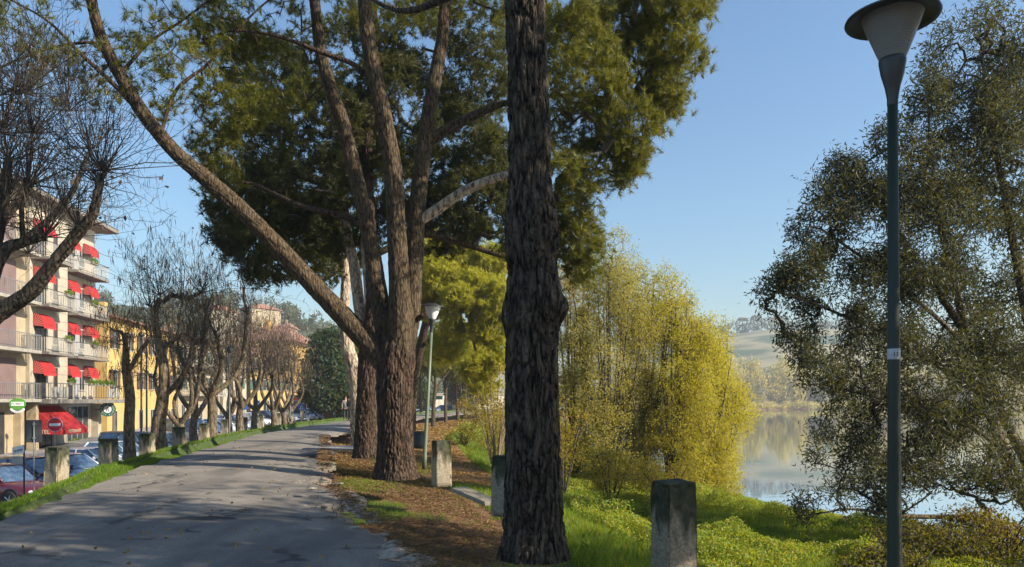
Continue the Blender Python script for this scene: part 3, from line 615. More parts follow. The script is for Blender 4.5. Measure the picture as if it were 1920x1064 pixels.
pine('stone_pine', T5, cl5 + [ell(800, 450, 41, 1.2, 150, .25), ell(860, 560, 38.5, 1.0, 140, .2), ell(935, 670, 39, .9, 90, .3), ell(830, 655, 46, 1.3, 130, .25), ell(885, 660, 47, 1.4, 150, .25), ell(905, 715, 44, 1.0, 90, .3), ell(850, 625, 45, 1.4, 130, .2)], 'sunlit yellow-green pine behind the far street lamp', rng, needle=NEEDLE_SUNLIT, k=18, ln=.26, wd=.038, sub=5)

# generic pines farther along the levee (individual copies)
gl = np.array([[0, 0, -.2, .24], [.05, .05, 2, .2], [.25, 0, 4, .17], [.1, .1, 6, .12], [0, 0, 8, .06]])
gl2 = np.array([[.2, 0, 3.6, .1], [1.2, .3, 5, .08], [2.2, .5, 6.2, .04]]); gl3 = np.array([[.2, 0, 4.2, .1], [-1.0, -.4, 5.4, .07], [-2, -.8, 6.4, .04]])
gp = pine('stone_pine', [gl, gl2, gl3], [we(0, 0, 8, 2.6, 2.6, 1.3, 330, .25), we(2, .5, 6.9, 1.7, 1.7, 1, 190, .25), we(-2, -.5, 7, 1.7, 1.7, 1, 190, .25), we(.4, -1.4, 6.0, 1.6, 1.4, .9, 150, .25), we(0, 1.4, 6.6, 1.8, 1.6, 1, 150, .25)],
          'tree', rng, 'pines standing in a row far along the levee', needle=NEEDLE, k=12, ln=.32, wd=.05, base=(0, 0, 0), bark=BARK_RED)
far_p = [(812, 66, .86, 'far pine with a sunlit orange trunk just left of the lamp pole'), (836, 78, .8, 'dark trunked far pine just right of the lamp pole'), (858, 86, .85, 'far pine with a slim trunk in the middle of the far row'), (872, 97, .95, 'leaning far pine before the white building end'),
         (893, 84, .8, 'far pine at the right end of the row behind pale bushes'), (790, 100, 1.0, 'far pine half hidden behind the big double trunk')]
for i, (px, y_, s_, lb) in enumerate(far_p):
    o = gp if i == 0 else copy_tree(gp); x_ = gx(px, y_); place(o, (x_, y_, max(float(ground_z(x_, y_)), -.6)), i * 1.7, s_, lb)

# ---------------- leafy trees
def leafy(name, base, limbs, clusters, label, rng, leafm, bark, nl=8, ln=.07, wd=.018, spread=.16, rtip=.003, droop=.3, cat='tree', group=None, jit=.12, pw=.5, twigm=None, step=.35, sides=12, gs=.9):
    base = np.asarray(base, float); root = empty(name, base, 0, label, cat, group); parts = []; skel = []
    for i, L in enumerate(limbs):
        L = np.asarray(L, float).copy(); L[:, :3] -= base
        V, Q, Cc, S = tube(L, sides, 4, .1, .004, i + 3); parts.append((V, Q, Cc)); skel.append(S[max(1, len(S) // 5):])
    V, F_ = join(parts); mesh_np('trunk', V, F_, bark, root, smooth=True)
    T = np.concatenate([blob(rng, np.asarray(c[:3]) - base, c[3], int(c[4]), .3, c[5], 5, gs) for c in clusters])
    P0, P1, r0, r1, tp_, td = colonize(rng, np.concatenate(skel), T, step, jit, rtip, pw, 0)
    branches_mesh(P0, P1, r0, r1, 'branches', twigm or TWIG, root)
    Q = np.repeat(tp_, nl, 0); t = rng.random((len(Q), 1)); D0 = np.repeat(td, nl, 0)
    Q = Q - D0 * t * .22 + rng.normal(size=Q.shape) * spread * .55
    D = unit(D0 * .6 + rng.normal(size=Q.shape) * .6 - [0, 0, droop])
    Vl, Fl = leaves(rng, Q, D, ln * (.7 + .6 * rng.random(len(Q))), wd)
    mesh_np('crown', Vl, [Fl], leafm, root); return root

# river willow at the right
b = np.array([14.6, 20.0, -3.1])
def RT(pts): return limb_px([(a, c_, y_, w_) for a, c_, y_, w_ in pts])
rl = [np.array([[14.6, 20, -3.3, .2], *RT([(1960, 1010, 20, 24), (1905, 905, 20, 22), (1865, 800, 20, 19), (1830, 680, 19.8, 16), (1790, 540, 19.5, 13), (1760, 400, 19.2, 10), (1745, 280, 19, 7), (1740, 190, 19, 4)])]),
      np.array([[14.7, 20.1, -3.3, .2], *RT([(1975, 1000, 20.2, 22), (1930, 880, 20.2, 20), (1880, 780, 20.2, 17), (1830, 660, 20, 15), (1740, 520, 19.8, 11), (1660, 400, 19.5, 8), (1600, 310, 19.3, 4)])]),
      np.array([[14.8, 20, -3.3, .18], *RT([(1995, 960, 20, 22), (1960, 760, 20, 20), (1920, 560, 19.8, 17), (1890, 400, 19.6, 13), (1860, 240, 19.5, 9), (1840, 100, 19.5, 5)])]),
      np.array([[14.6, 19.9, -3.3, .15], *RT([(1950, 1020, 19.4, 15), (1900, 990, 19, 13), (1820, 972, 18.6, 11), (1700, 968, 18.2, 8), (1600, 955, 18, 5), (1540, 962, 17.8, 3)])]),
      RT([(1870, 760, 20, 12), (1780, 700, 19.6, 10), (1690, 640, 19.2, 8), (1600, 600, 19, 6), (1500, 560, 18.8, 4), (1440, 545, 18.7, 3)]),
      RT([(1830, 670, 19.8, 9), (1750, 590, 19.2, 8), (1640, 500, 19, 6), (1540, 430, 18.8, 4)]),
      RT([(1890, 850, 20, 9), (1800, 790, 19.2, 7), (1700, 760, 18.8, 6), (1620, 740, 18.5, 4)])]
rc = []
for a, b_, y_, r_, n_, gp_ in ((1500, 510, 18.6, .6, 90, .4), (1550, 350, 18.9, .55, 70, .4), (1680, 260, 19, .5, 60, .4), (1530, 700, 18.4, .6, 80, .4), (1560, 850, 18.2, .6, 70, .4), (1840, 110, 19.3, 1.3, 260, .32), (1890, 200, 19.5, 1.4, 300, .3), (1780, 190, 19, .9, 150, .4), (1800, 290, 19, 1.3, 260, .35), (1900, 330, 19.4, 1.4, 300, .3), (1720, 340, 19, 1.1, 200, .4), (1620, 350, 19, .9, 150, .42), (1590, 310, 19, .5, 70, .3), (1640, 430, 19, 1.2, 220, .42),
                          (1550, 440, 18.8, .9, 140, .42), (1740, 460, 19, 1.4, 260, .4), (1850, 470, 19.4, 1.5, 300, .35), (1560, 530, 18.8, 1.1, 190, .42), (1470, 550, 18.6, .62, 90, .4), (1660, 560, 19, 1.3, 260, .38), (1780, 590, 19.4, 1.4, 280, .36), (1890, 620, 19.6, 1.4, 280, .36),
                          (1540, 620, 18.8, 1.0, 160, .42), (1640, 680, 19, 1.3, 240, .4), (1740, 720, 19, 1.4, 260, .38), (1870, 740, 19.4, 1.3, 240, .4), (1590, 790, 18.6, .9, 120, .42), (1690, 820, 18.8, 1.1, 170, .42), (1800, 840, 19, 1.2, 190, .42), (1900, 880, 19.3, 1.1, 160, .42), (1600, 905, 18.2, .9, 120, .42), (1540, 950, 17.8, .6, 60, .42), (1720, 920, 18.6, 1.1, 150, .44), (1510, 600, 18.7, .6, 60, .4), (1830, 940, 18.8, 1, 110, .44),
                          (2000, 300, 20, 2, 300, .3), (2000, 600, 20.5, 2, 280, .3), (1960, 100, 20, 1.5, 200, .3)):
    rc.append(ell(a, b_, y_, r_ * (1.08 if a < 1680 else 1.2), n_ * (1.6 if b_ < 780 else 1.6) * (.8 if a < 1680 else 1), gp_ * 1.2, .95))
leafy('river_willow', b, rl, rc, 'large dark olive willow leaning over the water at the right edge', rng, RIVER, BARK_GREY, nl=12, ln=.145, wd=.034, spread=.25, droop=.25, rtip=.0035, twigm=TWIG_DARK, gs=1.5)

# yellow-green willows in the middle
def willow(bx, by, H, W, label, lm, seed, n=1500, stems=9, lean=0.0, low=.05):
    r_ = np.random.default_rng(seed); bz_ = float(ground_z(bx, by)) - .1; base = np.array([bx, by, bz_]); L = []
    for k in range(stems):
        a = r_.uniform(0, 2 * np.pi); o = r_.uniform(.1, .75) * W; h = H * r_.uniform(.72, .95) * (1 - .25 * (o / W) ** 2)
        pts = [[.15 * math.cos(a), .15 * math.sin(a), 0, .085], [o * .32 * math.cos(a), o * .32 * math.sin(a), h * .28, .06], [o * .68 * math.cos(a + .1), o * .68 * math.sin(a + .1), h * .6, .04], [o * math.cos(a + .15), o * math.sin(a + .15), h, .012]]
        L.append(np.array(pts) + [*base, 0])
    cl = []
    for k in range(40):
        a = r_.uniform(0, 2 * np.pi); t = low + (.95 - low) * (k + .5) / 40; wr = W * (math.sin(math.pi * min(1, t * .74 + .2)) ** .7) * r_.uniform(.25, .9)
        cl.append(we(bx + lean * t + wr * math.cos(a), by + wr * math.sin(a), bz_ + H * t, W * .34, W * .34, H * .11, n / 40, .34))
    return leafy('willow_tree', base, L, cl, label, r_, lm, TWIG, nl=15, ln=.09, wd=.042, spread=.27, droop=-.6, rtip=.0035, gs=1.3, sides=8)
for bx_, by_, H_, W_, lb_, m_, sd_ in (
    (3.0, 33.5, 10.0, 2.1, 'orange yellow thicket tree directly behind the near trunk', YELLOW, 10),
    (4.0, 30.5, 10.4, 2.1, 'tallest yellow-green willow, first of the willows right of the near trunk', WILLOWG, 5),
    (5.5, 32.0, 10.0, 2.1, 'second tallest willow, right of the tallest one', WILLOWG, 9),
    (6.7, 31.0, 8.7, 2.0, 'golden willow in the middle of the sloping willow group', WILLOW, 6),
    (8.0, 31.8, 7.5, 1.9, 'shorter golden willow, second from the open water', WILLOW, 12),
    (9.2, 33.2, 6.3, 1.8, 'lowest golden willow overhanging the open water', WILLOW, 8)):
    willow(bx_, by_, H_, W_, lb_, m_, sd_, 2200 if H_ > 9.5 else 2700, 14)
def bush(name, bx, by, rx, ry, H, n, lm, label, seed, nl=10, ln=.07, wd=.045, st=9, tm=None, cat='bush', gap=.34):
    r_ = np.random.default_rng(seed); bz_ = float(ground_z(bx, by)) - .05; base = np.array([bx, by, bz_]); L = []
    for k in range(st):
        a = r_.uniform(0, 6.28); o = r_.uniform(.3, .8)
        L.append(np.array([[0, 0, 0, .03], [rx * o * .5 * math.cos(a), ry * o * .5 * math.sin(a), H * .5, .022], [rx * o * math.cos(a), ry * o * math.sin(a), H * r_.uniform(.6, .95), .008]]) + [*base, 0])
    cl = [we(bx + rx * .55 * math.cos(a), by + ry * .55 * math.sin(a), bz_ + H * z_, rx * .55, ry * .55, H * .3, n / 9, gap) for a, z_ in zip(r_.uniform(0, 6.28, 9), r_.uniform(.25, .75, 9))]
    return leafy(name, base, L, cl, label, r_, lm, tm or TWIG, nl=nl, ln=ln, wd=wd, spread=.2, droop=.0, cat=cat, sides=6, gs=1.6)
bush('yellow_bush', 3.1, 23.5, 1.3, 1.2, 2.6, 420, YELLOW, 'pale yellow leaved bush low in front of the tall willow', 31)
bush('yellow_bush', 4.9, 24.0, 1.2, 1.0, 1.9, 320, YELLOW, 'low pale yellow bush behind the near stone bollard', 32)
bush('green_bush', 2.35, 19.5, .8, .7, 1.0, 230, COVER, 'bright green nettle bush just right of the near trunk', 33, ln=.08)
bush('golden_bush', 1.9, 27.0, 1.3, 1.2, 4.2, 520, YELLOW, 'tall golden orange bush hugging the near trunk right side', 34)
bush('pale_twigged_bush', -.6, 29.0, 1.3, 1.3, 3.6, 260, YELLOW, 'bush with arching pale bare twigs left of the near trunk', 35, tm=TWIG_PALE, nl=6, st=16)
bush('pale_twigged_bush', -1.0, 38.0, 1.8, 1.6, 5.6, 520, YELLOW, 'taller yellow bush behind the pale twigged bush', 36, nl=12, ln=.1, wd=.06)
bush('green_bush', -3.2, 50.0, 1.6, 1.2, 2.0, 260, COVER, 'small green bush at the foot of the far levee slope', 37, ln=.12, wd=.08)
bush('brown_bush', 9.4, 16.8, 1.5, 1.2, .95, 700, BRAMBLE, 'dark brown green bramble behind the near lamp pole foot', 38, tm=TWIG_DARK)
bush('brown_bush', 11.4, 17.2, 1.3, 1.2, 1.15, 600, BROWNL, 'rusty orange bramble right of the near lamp pole', 39, tm=TWIG_DARK)
bush('brown_bush', 7.8, 14.8, 1.2, 1.1, .8, 600, BRAMBLE, 'dark bramble spilling left of the near lamp pole foot', 40, tm=TWIG_DARK)
bush('brown_bush', 10.6, 14.4, 1.6, 1.2, .9, 800, BRAMBLE, 'dark bramble in the bottom right corner', 41, tm=TWIG_DARK)

# tall riverside trees beside and behind the viewer (they shade the near road)
def poplar(label):
    r_ = np.random.default_rng(77); L = [np.array([[0, 0, 0, .3], [.1, 0, 5, .24], [0, .2, 10, .15], [.1, 0, 15, .05]])]
    cl = [we(2.4 * math.cos(a), 2.4 * math.sin(a), z_, 2.0, 2.0, 1.8, 75, .22) for a, z_ in zip(np.arange(16) * 2.4, np.linspace(4.0, 15.5, 16))]
    return leafy('riverside_tree', (0, 0, 0), L, cl, label, r_, RIVER, BARK_GREY, nl=16, ln=.26, wd=.15, spread=.5, group='riverside trees beside the viewer', step=.8)
pt = poplar('riverside tree out of view')
spots = [(13.0, 3.0, 1.0), (15.5, -4.0, 1.05), (12.4, -11.0, 1.0), (17.4, 5.6, .95)]
for i, (x_, y_, s_) in enumerate(spots):
    o = pt if i == 0 else copy_tree(pt); place(o, (x_, y_, -3.1), i * 2.1, s_, ['nearest riverside tree right of the viewer', 'riverside tree behind the viewer to the right', 'riverside tree farthest behind the viewer', 'riverside tree right of the viewer, second from the water'][i])

# ---------------- bare catalpas
def catalpa(name, base, limbs, knuckles, label, rng, nshoot=14, slen=1.6, group=None, bark=BARK_GREY, pods=120, nleaf=10, rs=.011, sub=5, podlen=.28, podw=.012, hi=False):
    base = np.asarray(base, float); root = empty(name, base, 0, label, 'tree', group); parts = []
    for i, L in enumerate(limbs):
        L = np.asarray(L, float).copy(); L[:, :3] -= base; V, Q, Cc, S = tube(L, 40 if hi else 12, 20 if hi else 5, .14, .012 if hi else .006, i + 5, base_flare=.25 if i == 0 else 0); parts.append((V, Q, Cc))
    V, F_ = join(parts); mesh_np('trunk', V, F_, bark, root, smooth=True)
    P0, P1, A0, A1, tips = [], [], [], [], []
    for kn in knuckles:
        kp = np.asarray(kn[:3], float) - base; sc_ = kn[3] if len(kn) > 3 else 1
        for _ in range(int(nshoot * (.6 + .4 * sc_))):
            th = rng.uniform(0, 2 * np.pi); el = rng.uniform(-.05, 1.45); d = np.array([math.cos(th) * math.cos(el), math.sin(th) * math.cos(el), math.sin(el)])
            Ln = slen * sc_ * rng.uniform(.55, 1.15); n = 6; p = kp.copy(); r = rs * rng.uniform(.6, 1.2)
            for j in range(n):
                q = p + d * Ln / n; P0.append(p); P1.append(q); A0.append(r * (1 - j / (n + 1))); A1.append(r * (1 - (j + 1) / (n + 1)))
                d = unit(d + rng.normal(size=3) * .12 + np.array([0, 0, .10 - .12 * (el < .4)])); p = q
                if j >= 1:
                    for __ in range(1 if rng.random() < sub / 5 else 0):
                        dd = unit(d + rng.normal(size=3) * .75); pp = p.copy(); l2 = Ln * rng.uniform(.15, .4)
                        for m in range(3):
                            qq = pp + dd * l2 / 3; P0.append(pp); P1.append(qq); A0.append(r * .45); A1.append(r * .3); dd = unit(dd + rng.normal(size=3) * .2 + [0, 0, .08]); pp = qq
                        tips.append(pp)
            tips.append(p)
    V, Q = prisms(np.array(P0), np.array(P1), np.array(A0), np.array(A1), 3); mesh_np('branches', V, [Q], TWIG_DARK, root, smooth=True)
    tips = np.array(tips); Pp = tips[rng.integers(0, len(tips), pods)] + rng.normal(size=(pods, 3)) * .07
    Dp = unit(np.array([0, 0, -1.]) + rng.normal(size=(pods, 3)) * .16); V1, F1 = leaves(rng, Pp, Dp, podlen * (.6 + .7 * rng.random(pods)), podw)
    if nleaf:
        Pl = tips[rng.integers(0, len(tips), nleaf)]; V2, F2 = leaves(rng, Pl, rng.normal(size=(nleaf, 3)) + [0, 0, -1], .10, .075); V1, F_ = join([(V1, F1), (V2, F2)]); F1 = F_[0]
    mesh_np('seed_pods', V1, [F1], PODS, root); return root
# near catalpa whose limbs come in from the left
nb = np.array([-9.35, 12.2, -.15]); Lc = 12.0
c0 = [np.array([[*nb, .24], [-9.2, 12.1, 1.2, .2], [-8.95, 12, 2.3, .19], *limb_px([(-20, 600, 12, 28)])]),
      limb_px([(-40, 615, 12, 34), (10, 580, 12, 30), (60, 545, 11.9, 27), (100, 495, 11.8, 24), (140, 445, 11.7, 21), (172, 405, 11.6, 18), (184, 360, 11.5, 14), (190, 325, 11.5, 12)]),
      limb_px([(-40, 590, 12, 30), (0, 480, 12.1, 26), (40, 455, 12.2, 18), (85, 445, 12.3, 12)]),
      limb_px([(-45, 580, 12, 30), (-10, 450, 12.2, 26), (8, 360, 12.4, 20), (15, 300, 12.5, 14)]),
      limb_px([(45, 455, 12.2, 10), (40, 400, 12.3, 8), (50, 350, 12.4, 7), (60, 260, 12.5, 5), (45, 170, 12.6, 3)])]
kn = [(*at(190, 320, 11.5), 1.15), (*at(186, 345, 11.5), .8), (*at(85, 445, 12.3), 1.0), (*at(15, 300, 12.5), 1.2), (*at(8, 380, 12.4), 1.0), (*at(50, 350, 12.4), 1.0), (*at(60, 250, 12.5), .9), (*at(-20, 420, 12), 1), (*at(0, 250, 12.6), 1.1), (*at(45, 175, 12.6), .9), (*at(150, 430, 11.7), .6), (*at(-30, 200, 12.5), 1.2)]
catalpa('bare_catalpa', nb, c0, kn, 'near bare catalpa whose crooked limbs enter from the left edge', rng, 30, 1.7, bark=BARK_SHADED, pods=900, nleaf=110, rs=.012, hi=True, podlen=.24, podw=.012, sub=4.5)
# a second, taller bare tree off the left edge: fine twigs in the top left
tb = np.array([-12.6, 15.5, -1.3])
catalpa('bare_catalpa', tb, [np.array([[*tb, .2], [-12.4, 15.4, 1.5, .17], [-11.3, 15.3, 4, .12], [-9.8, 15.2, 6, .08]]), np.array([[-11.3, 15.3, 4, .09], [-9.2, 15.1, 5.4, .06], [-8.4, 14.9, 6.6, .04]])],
        [(-9.8, 15.2, 6, 1.3), (-8.4, 14.9, 6.6, 1.2), (-9.9, 15.3, 4.6, 1), (-9.1, 15.1, 5.5, 1), (-8.9, 15.0, 7.4, 1.1), (-9.9, 15.1, 7.8, 1.1)], 'tall bare catalpa with fine twigs behind the near crooked one', rng, 26, 1.9, bark=BARK_SHADED, pods=500, nleaf=50, rs=.010, podlen=.24)
# row on the embankment
Yc = 21.5
c1 = [limb_px([(243, 862, Yc, 21), (242, 800, Yc, 19), (243, 740, Yc, 18), (236, 690, Yc, 15), (236, 650, Yc, 12)]), limb_px([(240, 700, Yc, 10), (262, 660, Yc, 8), (285, 632, Yc, 6)]), limb_px([(236, 655, Yc, 9), (230, 625, Yc, 7), (212, 620, Yc, 5)])]
catalpa('bare_catalpa', at(243, 862, Yc), c1, [(*at(236, 648, Yc), .8), (*at(285, 632, Yc), .8), (*at(212, 620, Yc), .9), (*at(238, 700, Yc), .6), (*at(225, 640, 21), .8)], 'slim bare catalpa with flaking bark between the second and third bollards', rng, 18, 1.35, pods=900, nleaf=30, rs=.011, podw=.018, podlen=.3)
Yc = 25
c2 = [limb_px([(299, 850, Yc, 30), (297, 800, Yc, 25), (303, 760, Yc, 22), (308, 700, Yc, 19), (297, 640, Yc, 16), (290, 590, Yc, 14), (300, 560, Yc, 12)]), limb_px([(305, 568, Yc, 10), (322, 555, Yc, 8), (348, 560, Yc, 7), (376, 550, Yc, 5)]), limb_px([(306, 745, Yc, 12), (335, 715, Yc, 9), (352, 680, Yc, 8), (362, 640, Yc, 6)]), limb_px([(297, 660, Yc, 10), (325, 640, Yc, 8), (350, 625, Yc, 6), (375, 645, Yc, 5)])]
catalpa('bare_catalpa', at(299, 850, Yc), c2, [(*at(300, 555, Yc), 1.3), (*at(376, 550, Yc), 1.1), (*at(340, 560, Yc), 1.1), (*at(362, 640, Yc), .9), (*at(375, 645, Yc), .9), (*at(290, 600, Yc), 1.1), (*at(280, 575, Yc), 1.3)], 'tall bare catalpa with a crooked arm and a wide haze of twigs', rng, 20, 1.8, pods=1300, nleaf=40, rs=.011, podw=.02, podlen=.32)
def gen_cat(seed, H=3.2):
    r_ = np.random.default_rng(seed); L = [np.array([[0, 0, -.1, .2], [.08, 0, H * .3, .16], [-.05, .05, H * .55, .14]])]; K = []
    for k in range(4):
        a = k * 1.57 + r_.uniform(-.4, .4); o = r_.uniform(.6, 1.3); h = H * r_.uniform(.85, 1.35)
        e = np.array([o * math.cos(a), o * math.sin(a), h]); m = np.array([o * .75 * math.cos(a + .3), o * .75 * math.sin(a + .3), H * .75])
        L.append(np.array([[-.05, .05, H * .45, .11], [*m, .085], [*e, .06]])); K.append((*e, 1.1)); K.append((*(e * .8 + m * .2), .8))
        e2 = e + [r_.uniform(-.4, .4), r_.uniform(-.4, .4), .9]; L.append(np.array([[*e, .055], [*((e + e2) / 2 + .08), .045], [*e2, .03]])); K.append((*e2, 1.1))
    return catalpa('bare_catalpa', (0, 0, 0), L, K, 'tree', r_, 13, 1.9, 'bare catalpas in a row on the embankment', pods=800, nleaf=60, rs=.012, podw=.03, podlen=.30, sub=4)
pro = [gen_cat(3), gen_cat(4, 3.6)]
catl = [(338, 31, .9, 'third bare catalpa behind the fourth bollard from the left'), (397, 33, 1.05, 'forked bare catalpa with ivy between two pale bollards'), (452, 40, 1.05, 'bare catalpa with a v-shaped fork beside the tall dark pole'), (478, 45, 1.0, 'bare catalpa with a thin leaning trunk in the middle of the row'), (512, 50, 1.1, 'bare catalpa with a spreading crown before the ochre house'),
        (531, 56, 1.1, 'straight bare catalpa just left of the red building'), (430, 52, 1.2, 'bare catalpa farther back behind the parked cars'), (366, 47, 1.3, 'bare catalpa in the car park behind the crooked arm'), (545, 66, 1.1, 'last bare catalpa before the dark evergreen')]
for i, (px, y_, s_, lb) in enumerate(catl):
    s_ = s_ * 1.14
    o = pro[i % 2] if i < 2 else copy_tree(pro[i % 2]); x_ = gx(px, y_); place(o, (x_, y_, float(ground_z(x_, y_)) - .05), i * 1.3 + .5, s_, lb)

# dark evergreen behind the row, far
def evergreen(px, y_, H, W, label, seed, n=1500):
    r_ = np.random.default_rng(seed); x_ = gx(px, y_); z_ = float(ground_z(x_, y_)); base = np.array([x_, y_, z_])
    L = [np.array([[0, 0, 0, .45], [.1, 0, 2.2, .38], [0, .1, H * .6, .2], [0, 0, H * .9, .05]]) + [*base, 0]]
    cl = [we(x_ + W * f * math.cos(a), y_ + W * f * math.sin(a), z_ + H * t, W * .42, W * .42, H * .14, n / 20, .2) for a, t, f in zip(np.arange(20) * 2.4, np.linspace(.26, .88, 20), .62 * np.sqrt(1 - np.linspace(0, .93, 20)))]
    cl.append(we(x_, y_, z_ + H * .5, W * .5, W * .5, H * .35, n / 5, .1))
    return leafy('evergreen_tree', base, L, cl, label, r_, DARKTREE, BARK_GREY, nl=16, ln=.42, wd=.24, spread=.5, step=.8, rtip=.01)
evergreen(615, 74, 9.6, 2.9, 'dark evergreen tree with a pointed crown at the bend of the road', 51)
evergreen(652, 80, 8.0, 2.8, 'rounded dark evergreen tree behind the walking people', 52)
evergreen(760, 105, 9.5, 3.5, 'dark evergreen tree far behind the pine row', 53, 900)
evergreen(880, 120, 10.5, 4.5, 'dark green background tree behind the white building end', 54, 900)

# ------------------------------------------------------------------ buildings
def railing(u0, u1, y, z, parent, h=.95, mat=RAILM, mat2=WHITEP, y1=None, step=.12, white=True):
    step = step * 1.35
    m = MB(); m.box(u0, u1, y - .02, y + .02, z + h - .04, z + h); m.box(u0, u1, y - .015, y + .015, z + .08, z + .11)
    for uu in (u0, u1): m.box(uu - .02, uu + .02, y - .02, (y1 if y1 is not None else y + .02), z + h - .04, z + h)
    m.mi = 1 if white else 0
    for x in np.arange(u0 + .05, u1, step): m.box(x - .016, x + .016, y - .01, y + .01, z + .1, z + h - .04)
    if y1 is not None:
        for yy in np.arange(y + .1, y1, step):
            for uu in (u0, u1): m.box(uu - .01, uu + .01, yy - .02, yy + .02, z + .02, z + h - .04)
    return m.build('railing', [mat, mat2], parent)
def window(parent, u0, u1, z0, z1, frame=WHITEP, y=0.0, bars=1, shutters=None, nm='window', rows=1):
    f = MB(); t = .07; f.box(u0 - t, u1 + t, y - .05, y + .02, z1, z1 + t); f.box(u0 - t * 1.3, u1 + t * 1.3, y - .09, y + .02, z0 - t, z0); f.box(u0 - t, u0, y - .05, y + .02, z0, z1); f.box(u1, u1 + t, y - .05, y + .02, z0, z1)
    for k in range(bars): x = u0 + (u1 - u0) * (k + 1) / (bars + 1); f.box(x - .025, x + .025, y - .035, y, z0, z1)
    for k in range(1, rows): zz = z0 + (z1 - z0) * k / rows; f.box(u0, u1, y - .032, y, zz - .02, zz + .02)
    o = f.build(nm, frame, parent)
    g = MB(); g.box(u0, u1, y - .022, y + .01, z0, z1); g.build('pane', WINM, o)
    if shutters:
        w_ = (u1 - u0) * .52
        for a in (u0 - w_ - .02, u1 + .02):
            s = MB(); s.box(a, a + w_, y - .085, y - .045, z0, z1)
            for zz in np.arange(z0 + .06, z1 - .04, .09): s.box(a + .04, a + w_ - .04, y - .1, y - .086, zz, zz + .045)
            s.build('shutter', shutters, o)
    return o
def awning(parent, u0, u1, z1, d=.68, h=.85, y=0.0):
    m = MB(); n = 8; pr = [(y - d * math.sin(a), z1 - h * (1 - math.cos(a))) for a in np.linspace(.12, math.pi / 2, n)]
    for i in range(n - 1):
        (ya, za), (yb, zb) = pr[i], pr[i + 1]; m.add([(u0, ya, za), (u1, ya, za), (u1, yb, zb), (u0, yb, zb)], [(0, 1, 2, 3)])
    for u in (u0, u1):
        for i in range(n - 1):
            (ya, za), (yb, zb) = pr[i], pr[i + 1]; m.add([(u, y - .03, z1 - h), (u, ya, za), (u, yb, zb)], [(0, 1, 2)])
    m.mi = 1
    for i in range(0, n):
        ya, za = pr[i]
        for u in (u0 - .012, u1 + .012): m.add([(u, y - .03, z1 - h), (u, ya, za), (u, ya - .02, za - .035)], [(0, 1, 2)])
    o = m.build('awning', [RED, SIGNR2], parent)
    v = MB(); yb, zb = pr[-1]; k = max(4, int((u1 - u0) / .22))
    for i in range(k):
        a, b_ = u0 + (u1 - u0) * i / k, u0 + (u1 - u0) * (i + 1) / k
        v.add([(a, yb - .01, zb), (b_, yb - .01, zb), (b_, yb - .01, zb - .12), ((a + b_) / 2, yb - .01, zb - .2), (a, yb - .01, zb - .12)], [(0, 1, 2, 3, 4)])
    v.build('valance', REDV, o); return o
SIGNR2 = simple('awning_piping', (.75, .35, .3), None, 3, .7)
PLANT = leafmat('planter_leaves', [(.10, .2, .03), (.16, .27, .04), (.07, .14, .03)], .4)
def planter(parent, u, y, z, r=.35, n=260):
    rr = np.random.default_rng(int(u * 100) + int(z * 10)); Pq = blob(rr, (u, y, z + .1), np.array([r, .2, .2]), n, .3)
    V, Q = leaves(rr, Pq, rr.normal(size=Pq.shape) + [0, 0, .3], .12, .08); o = mesh_np('planter', V, [Q], PLANT, parent)
    t = MB(); t.box(u - r, u + r, y - .1, y + .1, z - .15, z + .05); t.build('trough', SLAB, o)

hotel = empty('hotel', (-30.2, 38, -2.1), math.atan2(.995, -.1), 'tall cream hotel with red awnings and balconies at the left edge', 'hotel')
ZS = [3.55, 6.65, 9.75, 12.85]; TOPZ = 16.9
m = MB(); m.box(0, 10.4, .25, 12, -.5, TOPZ); m.mi = 1; m.box(10.4, 15.4, 0, 12, -.5, TOPZ); m.mi = 1; m.box(15.4, 20.8, .5, 12, -.5, TOPZ); m.box(20.2, 20.8, .0, .5, -.5, 3.4)
m.mi = 2
for z_ in np.arange(4.2, 16.5, .62): m.box(14.0, 15.44, -.006, 0.3, z_, z_ + .025)
m.build('wall', [PLAST_C, PLAST_W, SLAB], hotel)
m = MB(); m.add([(-.5, -1.0, TOPZ), (21.6, -1.0, TOPZ), (21.6, 13, TOPZ), (-.5, 13, TOPZ), (-.5, -1.0, TOPZ + .28), (21.6, -1.0, TOPZ + .28), (21.6, 13, TOPZ + .28), (-.5, 13, TOPZ + .28), (3, 6, TOPZ + 1.7), (18, 6, TOPZ + 1.7)],
             [(0, 3, 2, 1), (0, 1, 5, 4), (1, 2, 6, 5), (2, 3, 7, 6), (3, 0, 4, 7), (4, 5, 9, 8), (5, 6, 9), (6, 7, 8, 9), (7, 4, 8)])
rf = m.build('roof', [SLAB], hotel); m = MB(); m.add([(-.55, -1.05, TOPZ + .29), (21.65, -1.05, TOPZ + .29), (18, 6, TOPZ + 1.75), (3, 6, TOPZ + 1.75)], [(0, 1, 2, 3)]); m.build('tiles', TILEG, rf)
m = MB(); m.box(7, 8, 5, 6, TOPZ + 1, TOPZ + 2.6); m.box(6.9, 8.1, 4.9, 6.1, TOPZ + 2.6, TOPZ + 2.75); m.build('chimney', PLAST_C, rf)
